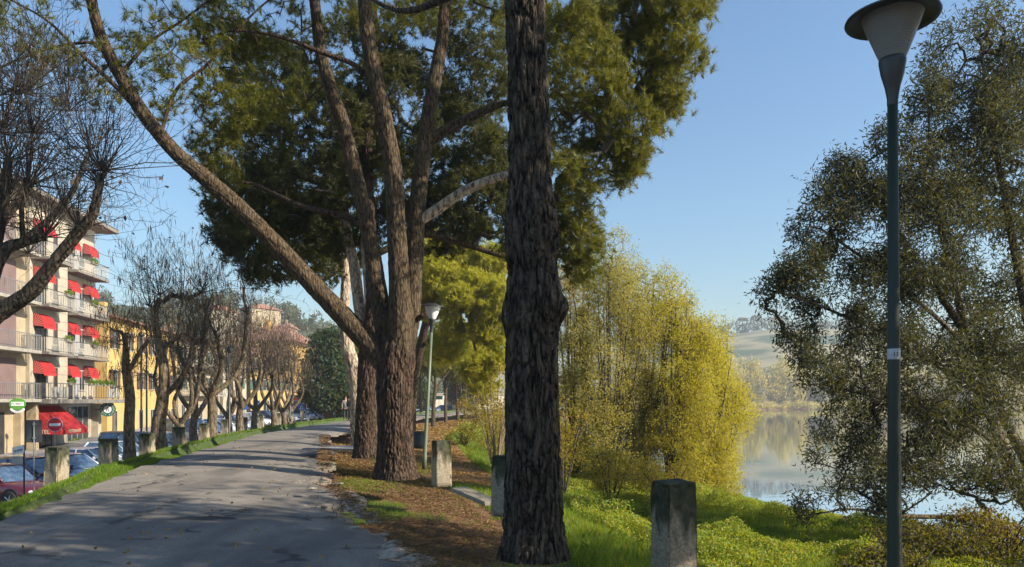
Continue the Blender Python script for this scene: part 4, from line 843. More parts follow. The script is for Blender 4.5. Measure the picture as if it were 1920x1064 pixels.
# left bay: colour panels and continuous white slabs
for i, z_ in enumerate(ZS):
    for (a, b_, mm) in ((5.2, 6.6, PANEL_Y), (6.7, 9.2, PLAST_P), (1.2, 2.6, PANEL_Y), (2.7, 4.6, PLAST_P)):
        m = MB(); m.box(a, b_, .18, .26, z_ + .2, z_ + 2.75); m.build('facade_panel', mm, hotel)
    window(hotel, 4.75, 5.1, z_ + .25, z_ + 2.4, SHUT, .25, 0); window(hotel, .3, 1.1, z_ + .25, z_ + 2.4, SHUT, .25, 0)
    m = MB(); m.box(-.2, 9.9, -1.0, .25, z_, z_ + .2); bal = m.build('balcony', SLABW, hotel, bevel=.01)
    railing(-.2, 9.9, -.96, z_ + .2, bal, 1.0, POLEGREY, POLEGREY, .22, .14, False)
# middle bay
for i, z_ in enumerate(ZS):
    window(hotel, 11.1, 12.3, z_ + .2, z_ + 2.5, SHUT, 0, 1, nm='balcony_door'); window(hotel, 13.5, 13.85, z_ + 1.0, z_ + 2.3, SHUT, 0, 0)
    awning(hotel, 10.8, 12.4, z_ + 2.75)
    if i > 0:
        m = MB(); m.box(10.5, 13.8, -1.15, 0, z_ + .02, z_ + .2); bal = m.build('balcony', SLAB, hotel, bevel=.01)
        railing(10.55, 13.75, -1.1, z_ + .2, bal, 1.0, RAILM, WHITEP, -.02); planter(bal, 13.2, -1.15, z_ + 1.15, .5)
# right bay, recessed half a metre
for i, z_ in enumerate(ZS):
    window(hotel, 16.0, 17.1, z_ + .2, z_ + 2.5, SHUT, .5, 1, nm='balcony_door'); window(hotel, 18.2, 19.0, z_ + .9, z_ + 2.3, WHITEP, .5, 1)
    m = MB(); m.box(17.35, 17.9, .4, .5, z_ + .2, z_ + 2.4); m.build('blind', SHUTGR, hotel)
    awning(hotel, 15.8, 17.2, z_ + 2.75, .6, .8, .5); awning(hotel, 18.8, 20.2, z_ + 2.75, .6, .8, .5)
    if i > 0:
        m = MB(); m.box(15.5, 20.6, -.7, .5, z_ + .02, z_ + .2); bal = m.build('balcony', SLAB, hotel, bevel=.01)
        railing(15.55, 20.55, -.66, z_ + .2, bal, 1.0, RAILM, WHITEP, .48); planter(bal, 18.0, -.7, z_ + 1.12, .5)
# long first floor terrace
m = MB(); m.box(10.0, 21.6, -1.5, 0, ZS[0] - .1, ZS[0] + .2); ter = m.build('terrace', SLAB, hotel, bevel=.015)
railing(10.05, 21.55, -1.45, ZS[0] + .2, ter, 1.05, RAILM, RAILM, -.02, .3, False)
m = MB()
for x in np.arange(10.3, 12.6, .17): m.box(x, x + .08, -1.38, -1.34, ZS[0] + .25, ZS[0] + 1.0)
for x in np.arange(18.6, 20.8, .17): m.box(x, x + .08, -1.38, -1.34, ZS[0] + .25, ZS[0] + 1.0)
m.build('white_lattice', WHITEP, ter)
for u in (12.9, 15.9, 17.0, 18.2, 19.3): planter(ter, u, -1.45, ZS[0] + 1.3, .42, 320)
# ground floor
m = MB(); m.box(10.0, 10.35, -.6, 0, -.3, 3.44); m.box(9.0, 9.4, -.2, .25, -.3, 3.5); m.build('pier', PLAST_C, hotel, bevel=.01)
window(hotel, 5.9, 7.9, .1, 2.9, SHUT, .25, 1, nm='shop_window'); window(hotel, 1.0, 4.6, .1, 2.9, RAILM, .25, 3, nm='shop_window')
window(hotel, 11.6, 13.1, 0, 2.3, SHUT, 0, 1, nm='entrance_door'); window(hotel, 10.55, 11.2, .2, 2.2, RAILM, 0, 0, nm='shop_window')
window(hotel, 16.2, 19.6, .5, 3.2, WHITEP, .5, 3, nm='large_window', rows=3); planter(hotel, 17.0, .2, .5, .8, 420); planter(hotel, 18.7, .2, .5, .8, 420)
m = MB(); u0, u1, za, zb, d = 10.4, 14.2, 3.3, 1.75, 1.9
m.add([(u0, 0, za), (u1, 0, za), (u1, -d, zb), (u0, -d, zb), (u0, 0, zb - .05), (u1, 0, zb - .05)], [(0, 1, 2, 3), (0, 3, 4), (1, 5, 2)])
m.add([(u0, -d - .005, zb), (u1, -d - .005, zb), (u1, -d - .005, zb - .3), (u0, -d - .005, zb - .3), (u0 - .004, 0, zb - .05), (u0 - .004, 0, zb - .3), (u0 - .004, -d, zb - .3), (u0 - .004, -d, zb)], [(0, 1, 2, 3), (4, 5, 6, 7)])
for k in range(24):
    a = u0 + (u1 - u0) * k / 24; b_ = a + (u1 - u0) / 24; m.add([(a, -d - .005, zb - .3), (b_, -d - .005, zb - .3), ((a + b_) / 2, -d - .005, zb - .4)], [(0, 1, 2)])
haw = m.build('entrance_awning', RED, hotel)
text_obj('HOTEL', 'lettering', .36, face_mat((u0 - .02, -d * .36, zb - .15), (0, -1, 0)), TEXTW, haw)
text_obj('RISTORANTE', 'lettering', .30, face_mat(((u0 + u1) / 2, -d - .02, zb - .15), (1, 0, 0)), TEXTW, haw)
HM = Matrix.Translation(hotel.location) @ Matrix.Rotation(hotel.rotation_euler[2], 4, 'Z')
# oval green sign on an arm at the left, facing the viewer
def ell_disc(m, c, rx, rz, y0, y1, n=32):
    vs = [(c[0] + rx * math.cos(2 * math.pi * i / n), y, c[1] + rz * math.sin(2 * math.pi * i / n)) for y in (y0, y1) for i in range(n)]
    m.add(vs, [tuple(range(n)), tuple(range(n, 2 * n))[::-1]] + [(i, n + i, n + (i + 1) % n, (i + 1) % n) for i in range(n)])
def signloc(px, py, Y): p = at(px, py, Y); return tuple(p)
s = empty('oval_beer_sign', signloc(33, 758, 42), math.atan2(-.62, 1) * -.0 + .45, 'green oval hanging sign with a white boxed word left of the red entrance awning', 'sign')
m = MB(); ell_disc(m, (0, 0), .40, .33, -.06, .06); m.build('sign_disc', SIGNG, s)
m = MB(); m.box(-.30, .30, -.075, -.061, -.10, .12); m.build('word_panel', SIGNW, s, bevel=.004); text_obj('FORST', 'lettering', .19, face_mat((0, -.085, .01), (1, 0, 0)), SIGNG, s)
m = MB(); [m.box(.38 * math.sin(a) - .05, .38 * math.sin(a) + .05, -.06, .06, -.42 * math.cos(a) - .05 - .02, -.42 * math.cos(a) + .05 - .02) for a in np.linspace(-.85, .85, 13)]; m.build('white_banner', SIGNW, s)
m = MB(); m.box(-1.3, -.38, -.02, .02, .02, .06); m.build('arm', RAILM, s)
s = empty('round_restaurant_sign', signloc(202, 768, 58.0), .35, 'round dark green sign with a pale centre on the right corner of the hotel', 'sign')
m = MB(); ell_disc(m, (0, 0), .56, .56, -.08, .08); m.build('sign_disc', SIGNT, s); m = MB(); ell_disc(m, (0, 0), .28, .28, -.1, .1); m.build('pale_centre', SIGNW, s)
for i, ch in enumerate('RISTORANTE PIZZERIA '):
    a = math.pi * .5 - i * 2 * math.pi / 20
    if ch != ' ': text_obj(ch, 'lettering', .17, face_mat((.42 * math.cos(a), -.09, .42 * math.sin(a)), (math.sin(a), 0, -math.cos(a)), (math.cos(a), 0, math.sin(a))), TEXTW, s)
m = MB(); m.bar((-.08, -.11, -.16), (-.02, -.11, .16), .02); m.bar((.08, -.11, -.16), (.03, -.11, .16), .02); m.build('fork_and_spoon', RAILM, s)
m = MB(); m.box(-.9, -.55, -.03, .03, -.03, .03); m.build('arm', RAILM, s)

def house(px0, Y0, px1, Y1, z0, z1, depth, wallm, label, roofm=TILE, rows=3, cols=4, shut=SHUT, flat=False, ground=True, over=.5, balc=(), rise=1.4):
    a = np.array([gx(px0, Y0), Y0]); b_ = np.array([gx(px1, Y1), Y1]); L = np.linalg.norm(b_ - a); ang = math.atan2(b_[1] - a[1], b_[0] - a[0])
    root = empty('house', (a[0], a[1], z0), ang, label, 'house'); H = z1 - z0
    m = MB(); m.box(0, L, 0, depth, -1, H); m.build('wall', wallm, root)
    m = MB()
    if flat: m.box(-.2, L + .2, -.2, depth + .2, H + .002, H + .35)
    else: m.add([(-over, -over, H), (L + over, -over, H), (L + over, depth + over, H), (-over, depth + over, H), (-over, -over, H + .15), (L + over, -over, H + .15), (L + over, depth + over, H + .15), (-over, depth + over, H + .15), (min(L * .3, depth * .5), depth / 2, H + .15 + rise), (max(L * .7, L - depth * .5), depth / 2, H + .15 + rise)], [(0, 3, 2, 1), (0, 1, 5, 4), (1, 2, 6, 5), (2, 3, 7, 6), (3, 0, 4, 7), (4, 5, 9, 8), (5, 6, 9), (6, 7, 8, 9), (7, 4, 8)])
    rf = m.build('roof', roofm if not flat else SLAB, root)
    if not flat: m = MB(); m.box(L * .4, L * .4 + .7, depth * .3, depth * .3 + .6, H + .4, H + rise + .9); m.build('chimney', wallm, rf)
    rh = H / rows; cw = L / cols
    for r_ in range(rows):
        for c_ in range(cols):
            u = (c_ + .5) * cw; zz = r_ * rh + (.85 if r_ else .15)
            window(root, u - .5, u + .5, zz, min(r_ * rh + rh - .45, zz + (1.5 if r_ else 2.1)), WHITEP, 0, 1, shut if (r_ or not ground) else None)
        if r_ in balc: m = MB(); m.box(cw * .3, L - cw * .3, -1, -.0, r_ * rh + .1, r_ * rh + .28); bl = m.build('balcony', SLABW, root); railing(cw * .3, L - cw * .3, -.96, r_ * rh + .28, bl, .95, RAILM, WHITEP, -.05, .16)
    m = MB(); m.box(-.02, L + .02, -.03, 0.0, -.9, .55); m.build('plinth', SLABW, root)
    return root
house(201, 61, 332, 79, -1.6, 8.4, 10, PLAST_Y, 'long yellow house with brown shutters right beside the hotel', TILE, 3, 6, SHUT, rise=1.2)
house(334, 81, 412, 96, -1.2, 8.2, 10, PLAST_C, 'cream house with white balconies after the long yellow house', TILE, 3, 5, SHUTG, balc=(1, 2))
house(418, 97, 462, 104, -.9, 8.6, 10, PLAST_W, 'narrow pale house with green shutters beyond the cream one', TILEG, 3, 2, SHUTG)
house(440, 122, 545, 122, -.8, 11.2, 14, PLAST_O, 'big ochre house with a pink tiled roof above the bare trees', TILE, 3, 5, SHUT, over=1.0, rise=3.0)
house(470, 106, 545, 112, -.8, 8.0, 9, PLAST_Y, 'lower yellow house in front of the big ochre house', TILE, 3, 4, SHUTG)
house(546, 100, 592, 98, -.7, 1.9, 8, PLAST_R, 'low red shop building left of the dark evergreen', TILE, 1, 3, flat=True)
house(588, 112, 668, 108, -.7, 3.6, 9, PLAST_C, 'low cream building seen below the dark evergreen', TILE, 1, 5, rise=1.0)
house(762, 150, 812, 148, -.5, 2.6, 9, PLAST_W, 'small white building far behind the far lamp pole', TILE, 1, 4, flat=True)
house(835, 140, 892, 136, -.5, 2.4, 9, PLAST_W, 'white building end seen between the far pine trunks', TILE, 1, 3, flat=True)
house(450, 262, 472, 258, 24, 33.5, 12, PLAST_C, 'square cream villa on top of the hillside', TILE, 3, 3, rise=2)
house(372, 240, 396, 238, 20, 30.5, 12, PLAST_W, 'pinkish white villa lower on the hillside', TILE, 2, 4, rise=2)
house(520, 230, 542, 230, 14, 24, 10, PLAST_C, 'small house among trees on the right of the hillside', TILE, 2, 3, rise=1.6)

# ------------------------------------------------------------------ cars
def car(kind, paintm, label):
    L = {'sedan': 4.4, 'hatch': 3.8, 'suv': 4.3, 'van': 4.6}[kind]; H = {'sedan': 1.42, 'hatch': 1.45, 'suv': 1.75, 'van': 1.95}[kind]; W = .86; belt = {'sedan': .92, 'hatch': .93, 'suv': 1.08, 'van': 1.05}[kind]
    root = empty('parked_car', (0, 0, 0), 0, label, 'car', 'cars parked along the foot of the embankment')
    hood = belt - .06
    # stations: x from rear (-L/2) to front (L/2): (x, halfwidth, z_bottom, z_shoulder, z_centre)
    rear = hood + .04 if kind == 'sedan' else belt + .02
    st = [(-L / 2, .74, .36, rear - .28, rear - .22), (-L / 2 + .06, .80, .26, rear - .08, rear - .03), (-L / 2 + .35, .85, .22, rear - .02, rear + .02), (-L / 2 + .9, W, .2, belt - .02, belt + .01), (-.2, W, .2, belt - .03, belt), (L * .12, W, .2, belt - .04, belt),
          (L * .22, W, .2, hood - .04, hood + .03), (L * .32, W - .01, .2, hood - .08, hood - .01), (L / 2 - .42, .84, .21, hood - .15, hood - .08), (L / 2 - .16, .79, .22, hood - .24, hood - .17), (L / 2 - .03, .70, .28, hood - .36, hood - .30), (L / 2 + .02, .62, .34, hood - .46, hood - .42)]
    V = []; k = 13
    for x, hw, zb, zs, zc in st:
        half = [(0, zb), (hw * .8, zb), (hw * .96, zb + .08), (hw, zb + (zs - zb) * .35), (hw, zb + (zs - zb) * .7), (hw * .96, zs - .01), (hw * .82, lerp(zs, zc, .75))]
        row = half + [(0, zc)] + [(-a, b_) for a, b_ in half[:0:-1]]; k = len(row); V += [(x, a, b_) for a, b_ in row]
    m = MB(); n = len(st)
    m.add(V, [(i * k + j, i * k + (j + 1) % k, (i + 1) * k + (j + 1) % k, (i + 1) * k + j) for i in range(n - 1) for j in range(k)] + [tuple(range(k))[::-1], tuple((n - 1) * k + i for i in range(k))])
    body = m.build('body', paintm, root, smooth=True)
    # greenhouse
    rs = {'sedan': (-1.55, -.95, .15, .85), 'hatch': (-1.80, -1.45, .2, .95), 'suv': (-2.0, -1.85, .35, .85), 'van': (-2.2, -2.1, .6, 1.2)}[kind]
    gl_ = MB(); b0, r0_, r1_, f0 = rs; wb, wr = .80, .62; zr = H - .05
    gv = [(b0, wb * .92, belt - .03), (b0 + .05, wb, belt - .03), (f0 - .15, wb, belt - .03), (f0, wb * .85, belt - .03), (r0_, wr * .95, zr), (r0_ + .1, wr, zr), (r1_ - .1, wr, zr), (r1_, wr * .93, zr)]
    vv = gv + [(a, -b_, c_) for a, b_, c_ in gv]
    gl_.add(vv, [(0, 1, 5, 4), (1, 2, 6, 5), (2, 3, 7, 6), (8, 12, 13, 9), (9, 13, 14, 10), (10, 14, 15, 11), (3, 11, 15, 7), (0, 4, 12, 8)])
    gl_.build('windows', CARGL, root)
    rm_ = MB(); rr = [(r0_ - .03, wr * .97), (r0_ + .1, wr + .02), ((r0_ + r1_) / 2, wr + .03), (r1_ - .1, wr + .02), (r1_ + .03, wr * .95)]
    vs = []
    for i, (x, hw) in enumerate(rr):
        dz = [.0, .025, .04, .03, 0][i]
        vs += [(x, -hw, zr - .02), (x, -hw * .8, zr + .02 + dz), (x, 0, zr + .035 + dz), (x, hw * .8, zr + .02 + dz), (x, hw, zr - .02)]
    rm_.add(vs, [(i * 5 + j, (i + 1) * 5 + j, (i + 1) * 5 + j + 1, i * 5 + j + 1) for i in range(4) for j in range(4)])
    for s_ in (1, -1):
        rm_.bar((f0, s_ * wb * .88, belt), (r1_, s_ * wr * .97, zr + .01), .035, 5); rm_.bar((b0, s_ * wb * .95, belt), (r0_, s_ * wr * .97, zr + .01), .05, 5)
        xm = (b0 + f0) / 2 - .1; rm_.bar((xm, s_ * (wb + .005), belt), (xm, s_ * (wr + .012), zr), .035, 5)
    rm_.build('roof', paintm, root, smooth=True)
    for s_ in (1, -1):
        h = MB(); c_ = Vector((L / 2 - .2, s_ * .60, hood - .28)); vs = []
        for i in range(7):
            for j in range(10):
                a, b_ = math.pi * i / 6, 2 * math.pi * j / 10; p = Vector((.14 * math.sin(a) * math.cos(b_), .19 * math.sin(a) * math.sin(b_), .085 * math.cos(a))); p = Matrix.Rotation(-s_ * .5, 3, 'Z') @ p; vs.append(c_ + p)
        h.add(vs, [(i * 10 + j, i * 10 + (j + 1) % 10, (i + 1) * 10 + (j + 1) % 10, (i + 1) * 10 + j) for i in range(6) for j in range(10)]); h.build('headlight', LENS, root, smooth=True)
        mr = MB(); mr.box(f0 - .12, f0, s_ * .84 - .0, s_ * 1.0, belt + .02, belt + .15); mr.build('mirror', paintm, root, bevel=.03)
        t = MB(); t.box(-L / 2 - .01, -L / 2 + .08, s_ * .62 - .12, s_ * .62 + .12, rear - .3, rear - .1); t.build('tail_light', SIGNR, root, bevel=.02)
    g_ = MB(); g_.box(L / 2 - .06, L / 2 + .035, -.38, .38, hood - .44, hood - .33); g_.box(L / 2 - .06, L / 2 + .035, -.5, .5, .30, .40); g_.build('grille', BLACKM, root, bevel=.01)
    g_ = MB(); g_.box(L / 2 + .03, L / 2 + .05, -.26, .26, .42, .52); g_.build('number_plate', SIGNW, root)
    for sx in (-L * .3, L * .31):
        for s_ in (1, -1):
            a = MB(); a.lathe([(.37, -.01), (.37, .01)], 20, (sx, s_ * (W - .005), .34), 'y'); 
            wl = a.build('wheel', BLACKM, root)
            t = MB(); t.lathe([(.20, -.1), (.30, -.1), (.315, -.06), (.315, .06), (.30, .1), (.2, .1)], 22, (sx, s_ * (W - .06), .315), 'y'); t.build('tyre', BLACKM, wl, smooth=True)
            r_ = MB(); r_.lathe([(.05, 0), (.2, .0)], 20, (sx, s_ * (W + .035), .315), 'y', cap=False)
            for q in range(5): aa = q * 1.256; r_.bar((sx, s_ * (W + .045), .315), (sx + .19 * math.cos(aa), s_ * (W + .045), .315 + .19 * math.sin(aa)), .025, 4)
            r_.build('rim', CHROME, wl)
    if kind == 'suv':
        t = MB(); t.lathe([(.12, -.1), (.34, -.1), (.34, .1), (.12, .1)], 18, (-L / 2 - .12, 0, .95), 'x'); t.build('spare_wheel', BLACKM, root)
    return root
cols_ = [('sedan', (.11, .012, .02), 4, 26.2, 'dark red saloon car at the bottom left corner'), ('hatch', (.03, .06, .13), 62, 29.3, 'dark blue compact car behind the dark red saloon'), ('hatch', (.50, .56, .66), 128, 31.0, 'light blue silver car beside the first bollard'),
         ('sedan', (.75, .75, .76), 178, 35.5, 'white saloon between the first and second bollards'), ('hatch', (.50, .58, .68), 226, 39.5, 'pale blue white car just right of the second bollard'), ('suv', (.03, .04, .035), 258, 42.5, 'black boxy off-road car with a spare wheel behind the slim catalpa'),
         ('sedan', (.35, .40, .48), 312, 45.5, 'silver blue car right of the off-road car'), ('van', (.66, .68, .72), 352, 52, 'white van-like car between the two pale bollards'), ('hatch', (.12, .22, .42), 392, 56, 'mid blue car behind the forked catalpa'),
         ('sedan', (.72, .73, .75), 412, 60, 'white saloon behind the sixth bollard'), ('hatch', (.3, .36, .46), 440, 66, 'grey blue car beside the tall dark pole'), ('sedan', (.62, .65, .7), 470, 72, 'pale silver saloon past the v-forked tree'), ('hatch', (.07, .09, .14), 497, 77, 'dark small car in the middle of the far row')]
cars = {}
def put_car(kind, colr, px, y_, lb, ang, zz=None):
    if kind not in cars: o = cars[kind] = car(kind, paint('car_paint', colr), lb); src = True
    else:
        o = copy_tree(cars[kind]); pm = paint('car_paint', colr)
        for ch in o.children:
            if ch.name.split('.')[0] in ('body', 'roof', 'mirror'): ch.data = ch.data.copy(); ch.data.materials[0] = pm
    x_ = gx(px, y_); place(o, (x_, y_, float(street_z(y_)) + .01 if zz is None else zz), ang, 1, lb)
for i, (kd, cc, px, y_, lb) in enumerate(cols_): put_car(kd, cc, px, y_, lb, R(-12 + (i * 37 % 9) - 4))
for kd, cc, px, y_, lb, an, z_ in (('suv', (.7, .7, .72), 556, 74, 'white tall car in front of the red shop', R(-60), -.75), ('hatch', (.55, .57, .6), 575, 80, 'small silver car right of the crossing sign', R(-60), -.8), ('sedan', (.75, .75, .76), 618, 84, 'white saloon side on under the dark evergreen', R(178), -.7),
                             ('hatch', (.5, .55, .62), 600, 92, 'pale car farther back under the evergreen', R(170), -.7), ('sedan', (.4, .45, .55), 800, 118, 'pale car far away behind the lamp pole', R(190), -.7), ('hatch', (.05, .06, .08), 828, 122, 'dark car far away behind the pine row', R(180), -.7)):
    put_car(kd, cc, px, y_, lb, an, z_)

# ------------------------------------------------------------------ bollards
def bollard(seed, w0=.34, h=.82, label='', detail=22):
    bm = bmesh.new(); bmesh.ops.create_cube(bm, size=1)
    for v in bm.verts: v.co.x *= w0 * (1 - .08 * v.co.z); v.co.y *= w0 * .95 * (1 - .08 * v.co.z); v.co.z = (v.co.z + .5) * (h + .15) - .15
    bmesh.ops.bevel(bm, geom=bm.edges[:], offset=.014, segments=2, affect='EDGES')
    bmesh.ops.subdivide_edges(bm, edges=bm.edges[:], cuts=detail, use_grid_fill=True)
    bmesh.ops.triangulate(bm, faces=[f for f in bm.faces if len(f.verts) > 4])
    bm.normal_update()
    P_ = np.array([v.co[:] for v in bm.verts]); N_ = np.array([v.normal[:] for v in bm.verts]); d = (fbm(P_, 7, seed, 4) - .5) * .03 + (fbm(P_, 40, seed + 4, 3) - .55) * .010 - .05 * np.clip(fbm(P_, 4, seed + 9, 2) - .66, 0, 1)
    P_ = P_ + N_ * d[:, None] * np.array([1, 1, .6])
    for v, p_ in zip(bm.verts, P_): v.co = p_
    me = bpy.data.meshes.new('stone_bollard'); bm.to_mesh(me); bm.free(); me.materials.append(CONC); me.polygons.foreach_set('use_smooth', [True] * len(me.polygons))
    o = bpy.data.objects.new('stone_bollard', me); col.objects.link(o); return tag(o, label, 'bollard', 'stone bollards along both edges of the road')
bl = [bollard(3, .345, .86, '', 20), bollard(5, .34, .8, '', 10), bollard(9, .35, .72, '', 10)]
def put_b(i, x, y, z, rz, lb, used={}):
    o = bl[i] if i not in used else bl[i].copy()
    if i in used: col.objects.link(o)
    used[i] = 1; o.location = (x, y, z); o.rotation_euler = (R(1.5 * math.sin(x * 9)), R(1.5 * math.cos(y * 7)), rz); o['label'] = lb
put_b(0, 1.64, 7.55, -.08, R(22), 'nearest and largest stone bollard, mossy and pitted, at the bottom right of the trunk')
put_b(1, -.10, 11.7, -.07, R(50), 'stone bollard half hidden left of the near trunk')
put_b(1, gx(828, 15.5), 15.5, -.04, R(22), 'stone bollard just right of the far lamp pole')
LB = [(106, 16.1), (204, 19.4), (276, 22.6), (335, 27.7), (383, 32), (422, 37.6), (457, 43), (489, 49), (522, 55), (545, 62), (566, 70), (612, 76), (633, 84)]
lbl = ['first left bollard, dark mossy, beside the red no entry sign', 'second left bollard, dark, before the white saloon', 'third left bollard, between the two nearest catalpa trunks', 'fourth left bollard, pale, right of the tall catalpa', 'fifth left bollard, pale, left of the forked catalpa', 'sixth left bollard, pale, left of the tall dark pole', 'seventh left bollard, small and pale',
       'eighth left bollard, small, under the blue signs', 'ninth left bollard, small, before the red shop', 'tenth left bollard, tiny, left of the white tall car', 'eleventh left bollard, tiny, under the crossing sign', 'twelfth left bollard, tiny, before the side-on white saloon', 'last tiny bollard at the road bend']
for i, ((px, y_), lb) in enumerate(zip(LB, lbl)):
    x_ = gx(px, y_); put_b(2, x_, y_, -.13 if y_ < 45 else -.1, R(-14) + i * .05, lb)

# stones along the broken asphalt edge
for i, (px, py, s_) in enumerate(((655, 940, .13), (668, 958, .15), (690, 975, .12), (700, 984, .09), (672, 968, .1), (742, 1048, .15), (775, 1056, .12), (800, 1062, .1), (632, 912, .1), (606, 905, .12), (585, 921, .09), (720, 1010, .06), (664, 996, .05), (735, 1030, .12), (648, 932, .07), (760, 1040, .08))):
    y_ = EYE * F / (py - HY); x_ = gx(px, y_); r_ = np.random.default_rng(i); bm = bmesh.new(); bmesh.ops.create_icosphere(bm, subdivisions=3, radius=1)
    P_ = np.array([v.co[:] for v in bm.verts]); d = 1 + (vn(P_, 1.3, i) - .5) * .9 + (vn(P_, 4, i) - .5) * .25
    for v, p_, dd in zip(bm.verts, P_, d): q = p_ * dd * [s_ * r_.uniform(.98, 1.02) * 1.2, s_ * .9, s_ * .32]; v.co = q
    me = bpy.data.meshes.new('rubble_stone'); bm.to_mesh(me); bm.free(); me.materials.append(RUBBLE); o = bpy.data.objects.new('rubble_stone', me); col.objects.link(o); o.location = (x_, y_, .045); o.rotation_euler = (0, 0, i * 1.3)
    tag(o, 'pale rubble stone lying on the broken right edge of the asphalt', 'stone', 'rubble stones along the broken asphalt edge')
m = MB(); m.taper(-.7, .7, -.22, .22, 0, .09, .93); o = m.build('stone_slab', CONC, bevel=.015); o.location = (-.66, 13.2, -.13); o.rotation_euler = (0, R(8), R(-52)); o.scale = (.8, .8, .8); tag(o, 'pale flat stone slab lying left of the half hidden bollard', 'stone slab')
m = MB(); m.taper(-1.3, 1.3, -.8, .8, 0, .05, .97); o = m.build('concrete_slab', PAVM, bevel=.01); o.location = (gx(655, 23.5), 23.7, .05); o.rotation_euler = (0, 0, R(-10)); tag(o, 'pale concrete slab in the grass left of the second trunk', 'concrete slab')

# ------------------------------------------------------------------ street lamps, bin, signs, poles
GLASS, n, l, p = newmat('frosted_lamp_bowl'); p.inputs['Base Color'].default_value = (.34, .33, .30, 1); p.inputs['Roughness'].default_value = .25; p.inputs['Transmission Weight'].default_value = .35; p.inputs['IOR'].default_value = 1.2
t_ = n.new('ShaderNodeTexWave'); t_.wave_type = 'BANDS'; t_.bands_direction = 'Z'; t_.inputs['Scale'].default_value = 26; tc_ = n.new('ShaderNodeTexCoord'); l.new(tc_.outputs['Object'], t_.inputs['Vector']); bump(n, l, p, t_.outputs['Fac'], .5, .006)
def lamp(loc, H, label, polem, lean=(0, 0), plate=True):
    root = empty('street_lamp', loc, 0, label, 'street lamp', 'street lamps on the right of the road'); root.rotation_euler = (lean[0], lean[1], 0)
    hz = H - .42
    m = MB(); m.lathe([(.055, 0), (.055, .3), (.05, .32), (.041, 1.6), (.034, hz - .25)], 24); m.build('pole', polem, root, smooth=True)
    m = MB(); m.lathe([(.032, hz - .26), (.036, hz - .24), (.036, hz - .2), (.05, hz - .12), (.075, hz - .03), (.088, hz + .05), (.088, hz + .075), (.08, hz + .08)], 28); m.build('neck', POLEK, root, smooth=True)
    m = MB(); m.lathe([(.078, hz + .07), (.095, hz + .10), (.13, hz + .19), (.165, hz + .28), (.195, hz + .36), (.205, hz + .385)], 36, cap=False); m.build('glass_bowl', GLASS if plate else SIGNW, root, smooth=True)
    m = MB(); m.lathe([(.03, hz + .07), (.05, hz + .09), (.05, hz + .14), (.035, hz + .16), (.03, hz + .24), (.0005, hz + .26)], 16); m.build('bulb', SIGNW, root, smooth=True)
    m = MB(); m.lathe([(.19, hz + .375), (.215, hz + .37), (.27, hz + .36), (.302, hz + .35), (.306, hz + .358), (.302, hz + .368), (.22, hz + .40), (.12, hz + .43), (.0005, hz + .44)], 48, cap=False); m.lathe([(.0005, hz + .385), (.2, hz + .38)], 36, cap=False); m.build('cap_disc', POLEK, root, smooth=True)
    if plate:
        m = MB(); m.lathe([(.0415, 1.93), (.0425, 1.935), (.0425, 2.0), (.0415, 2.005)], 24); pl_ = m.build('number_plate', CHROME2, root, smooth=True)
        for i, ch in enumerate('13'):
            text_obj(ch, 'digit', .042, face_mat(((-.018 + .021 * i), -.0445 + .002 * i, 1.962), (1, -.15 + .25 * i, 0)), TEXTK, pl_, .001)
    return root
CHROME2 = simple('plate_metal', (.55, .56, .6), (.45, .46, .5), 8, .5, metal=.2)
lamp((gx(1678, 5.2), 5.2, -.05), 4.365, 'near street lamp with a dark green pole and round glass head beside the willow', POLEG, (0, R(-.25)))
lamp((gx(795, 17.9), 17.9, -.06), 3.95, 'far street lamp leaning slightly beside the multi-stemmed pine', POLEG2, (0, R(3.1)), False)
b_ = empty('litter_bin', (gx(785, 23), 23, -.1), 0, 'dark cylindrical litter bin on the grass behind the multi-stemmed pine', 'litter bin')
m = MB(); m.lathe([(.15, .2), (.16, .22), (.17, .7), (.16, .7), (.15, .25)], 20, cap=False); m.lathe([(.15, .21), (.0005, .21)], 20, cap=False); m.build('bin_body', RAILM, b_, smooth=True)
m = MB(); m.lathe([(.165, .68), (.18, .69), (.18, .72), (.165, .73)], 20, cap=False); m.build('rim', POLEK, b_); m = MB(); m.bar((.19, 0, 0), (.19, 0, .8), .02); m.build('post', POLEGREY, b_)
def sign_root(nm, px, Y, z0, lb, rz=.4): return empty(nm, (gx(px, Y), Y, z0), rz, lb, 'road sign')
s = sign_root('no_entry_sign', 103, 33, -2.1, 'round red no entry sign on a thin pole before the red entrance awning', .33)
m = MB(); m.bar((0, .03, 0), (0, .03, 2.95), .025, 8); m.build('pole', POLEGREY, s)
m = MB(); m.lathe([(.31, -.01), (.31, .01)], 40, (0, 0, 2.6), 'y'); m.build('white_rim', SIGNW, s); m = MB(); m.lathe([(.29, -.015), (.29, .005)], 40, (0, -.006, 2.6), 'y'); dd = m.build('red_disc', SIGNR, s); m = MB(); m.box(-.22, .22, -.03, -.022, 2.54, 2.66); m.build('white_bar', SIGNW, s, bevel=.004)
s = sign_root('back_facing_sign', 64, 24, -2.1, 'dark rectangular sign seen from behind on a slim grey pole', .4)
m = MB(); m.bar((0, -.03, 0), (0, -.03, 3.0), .02, 8); m.build('pole', POLEGREY, s); m = MB(); m.box(-.24, .22, 0, .02, 2.33, 3.05); m.build('sign_panel', RAILM, s, bevel=.006)
m = MB(); [m.box(-.04, .04, -.06, 0, z, z + .04) for z in (2.45, 2.9)]; m.build('bracket', POLEGREY, s)
s = sign_root('direction_sign', 40, 23, -2.1, 'small white direction board on a post above the dark red saloon', .1)
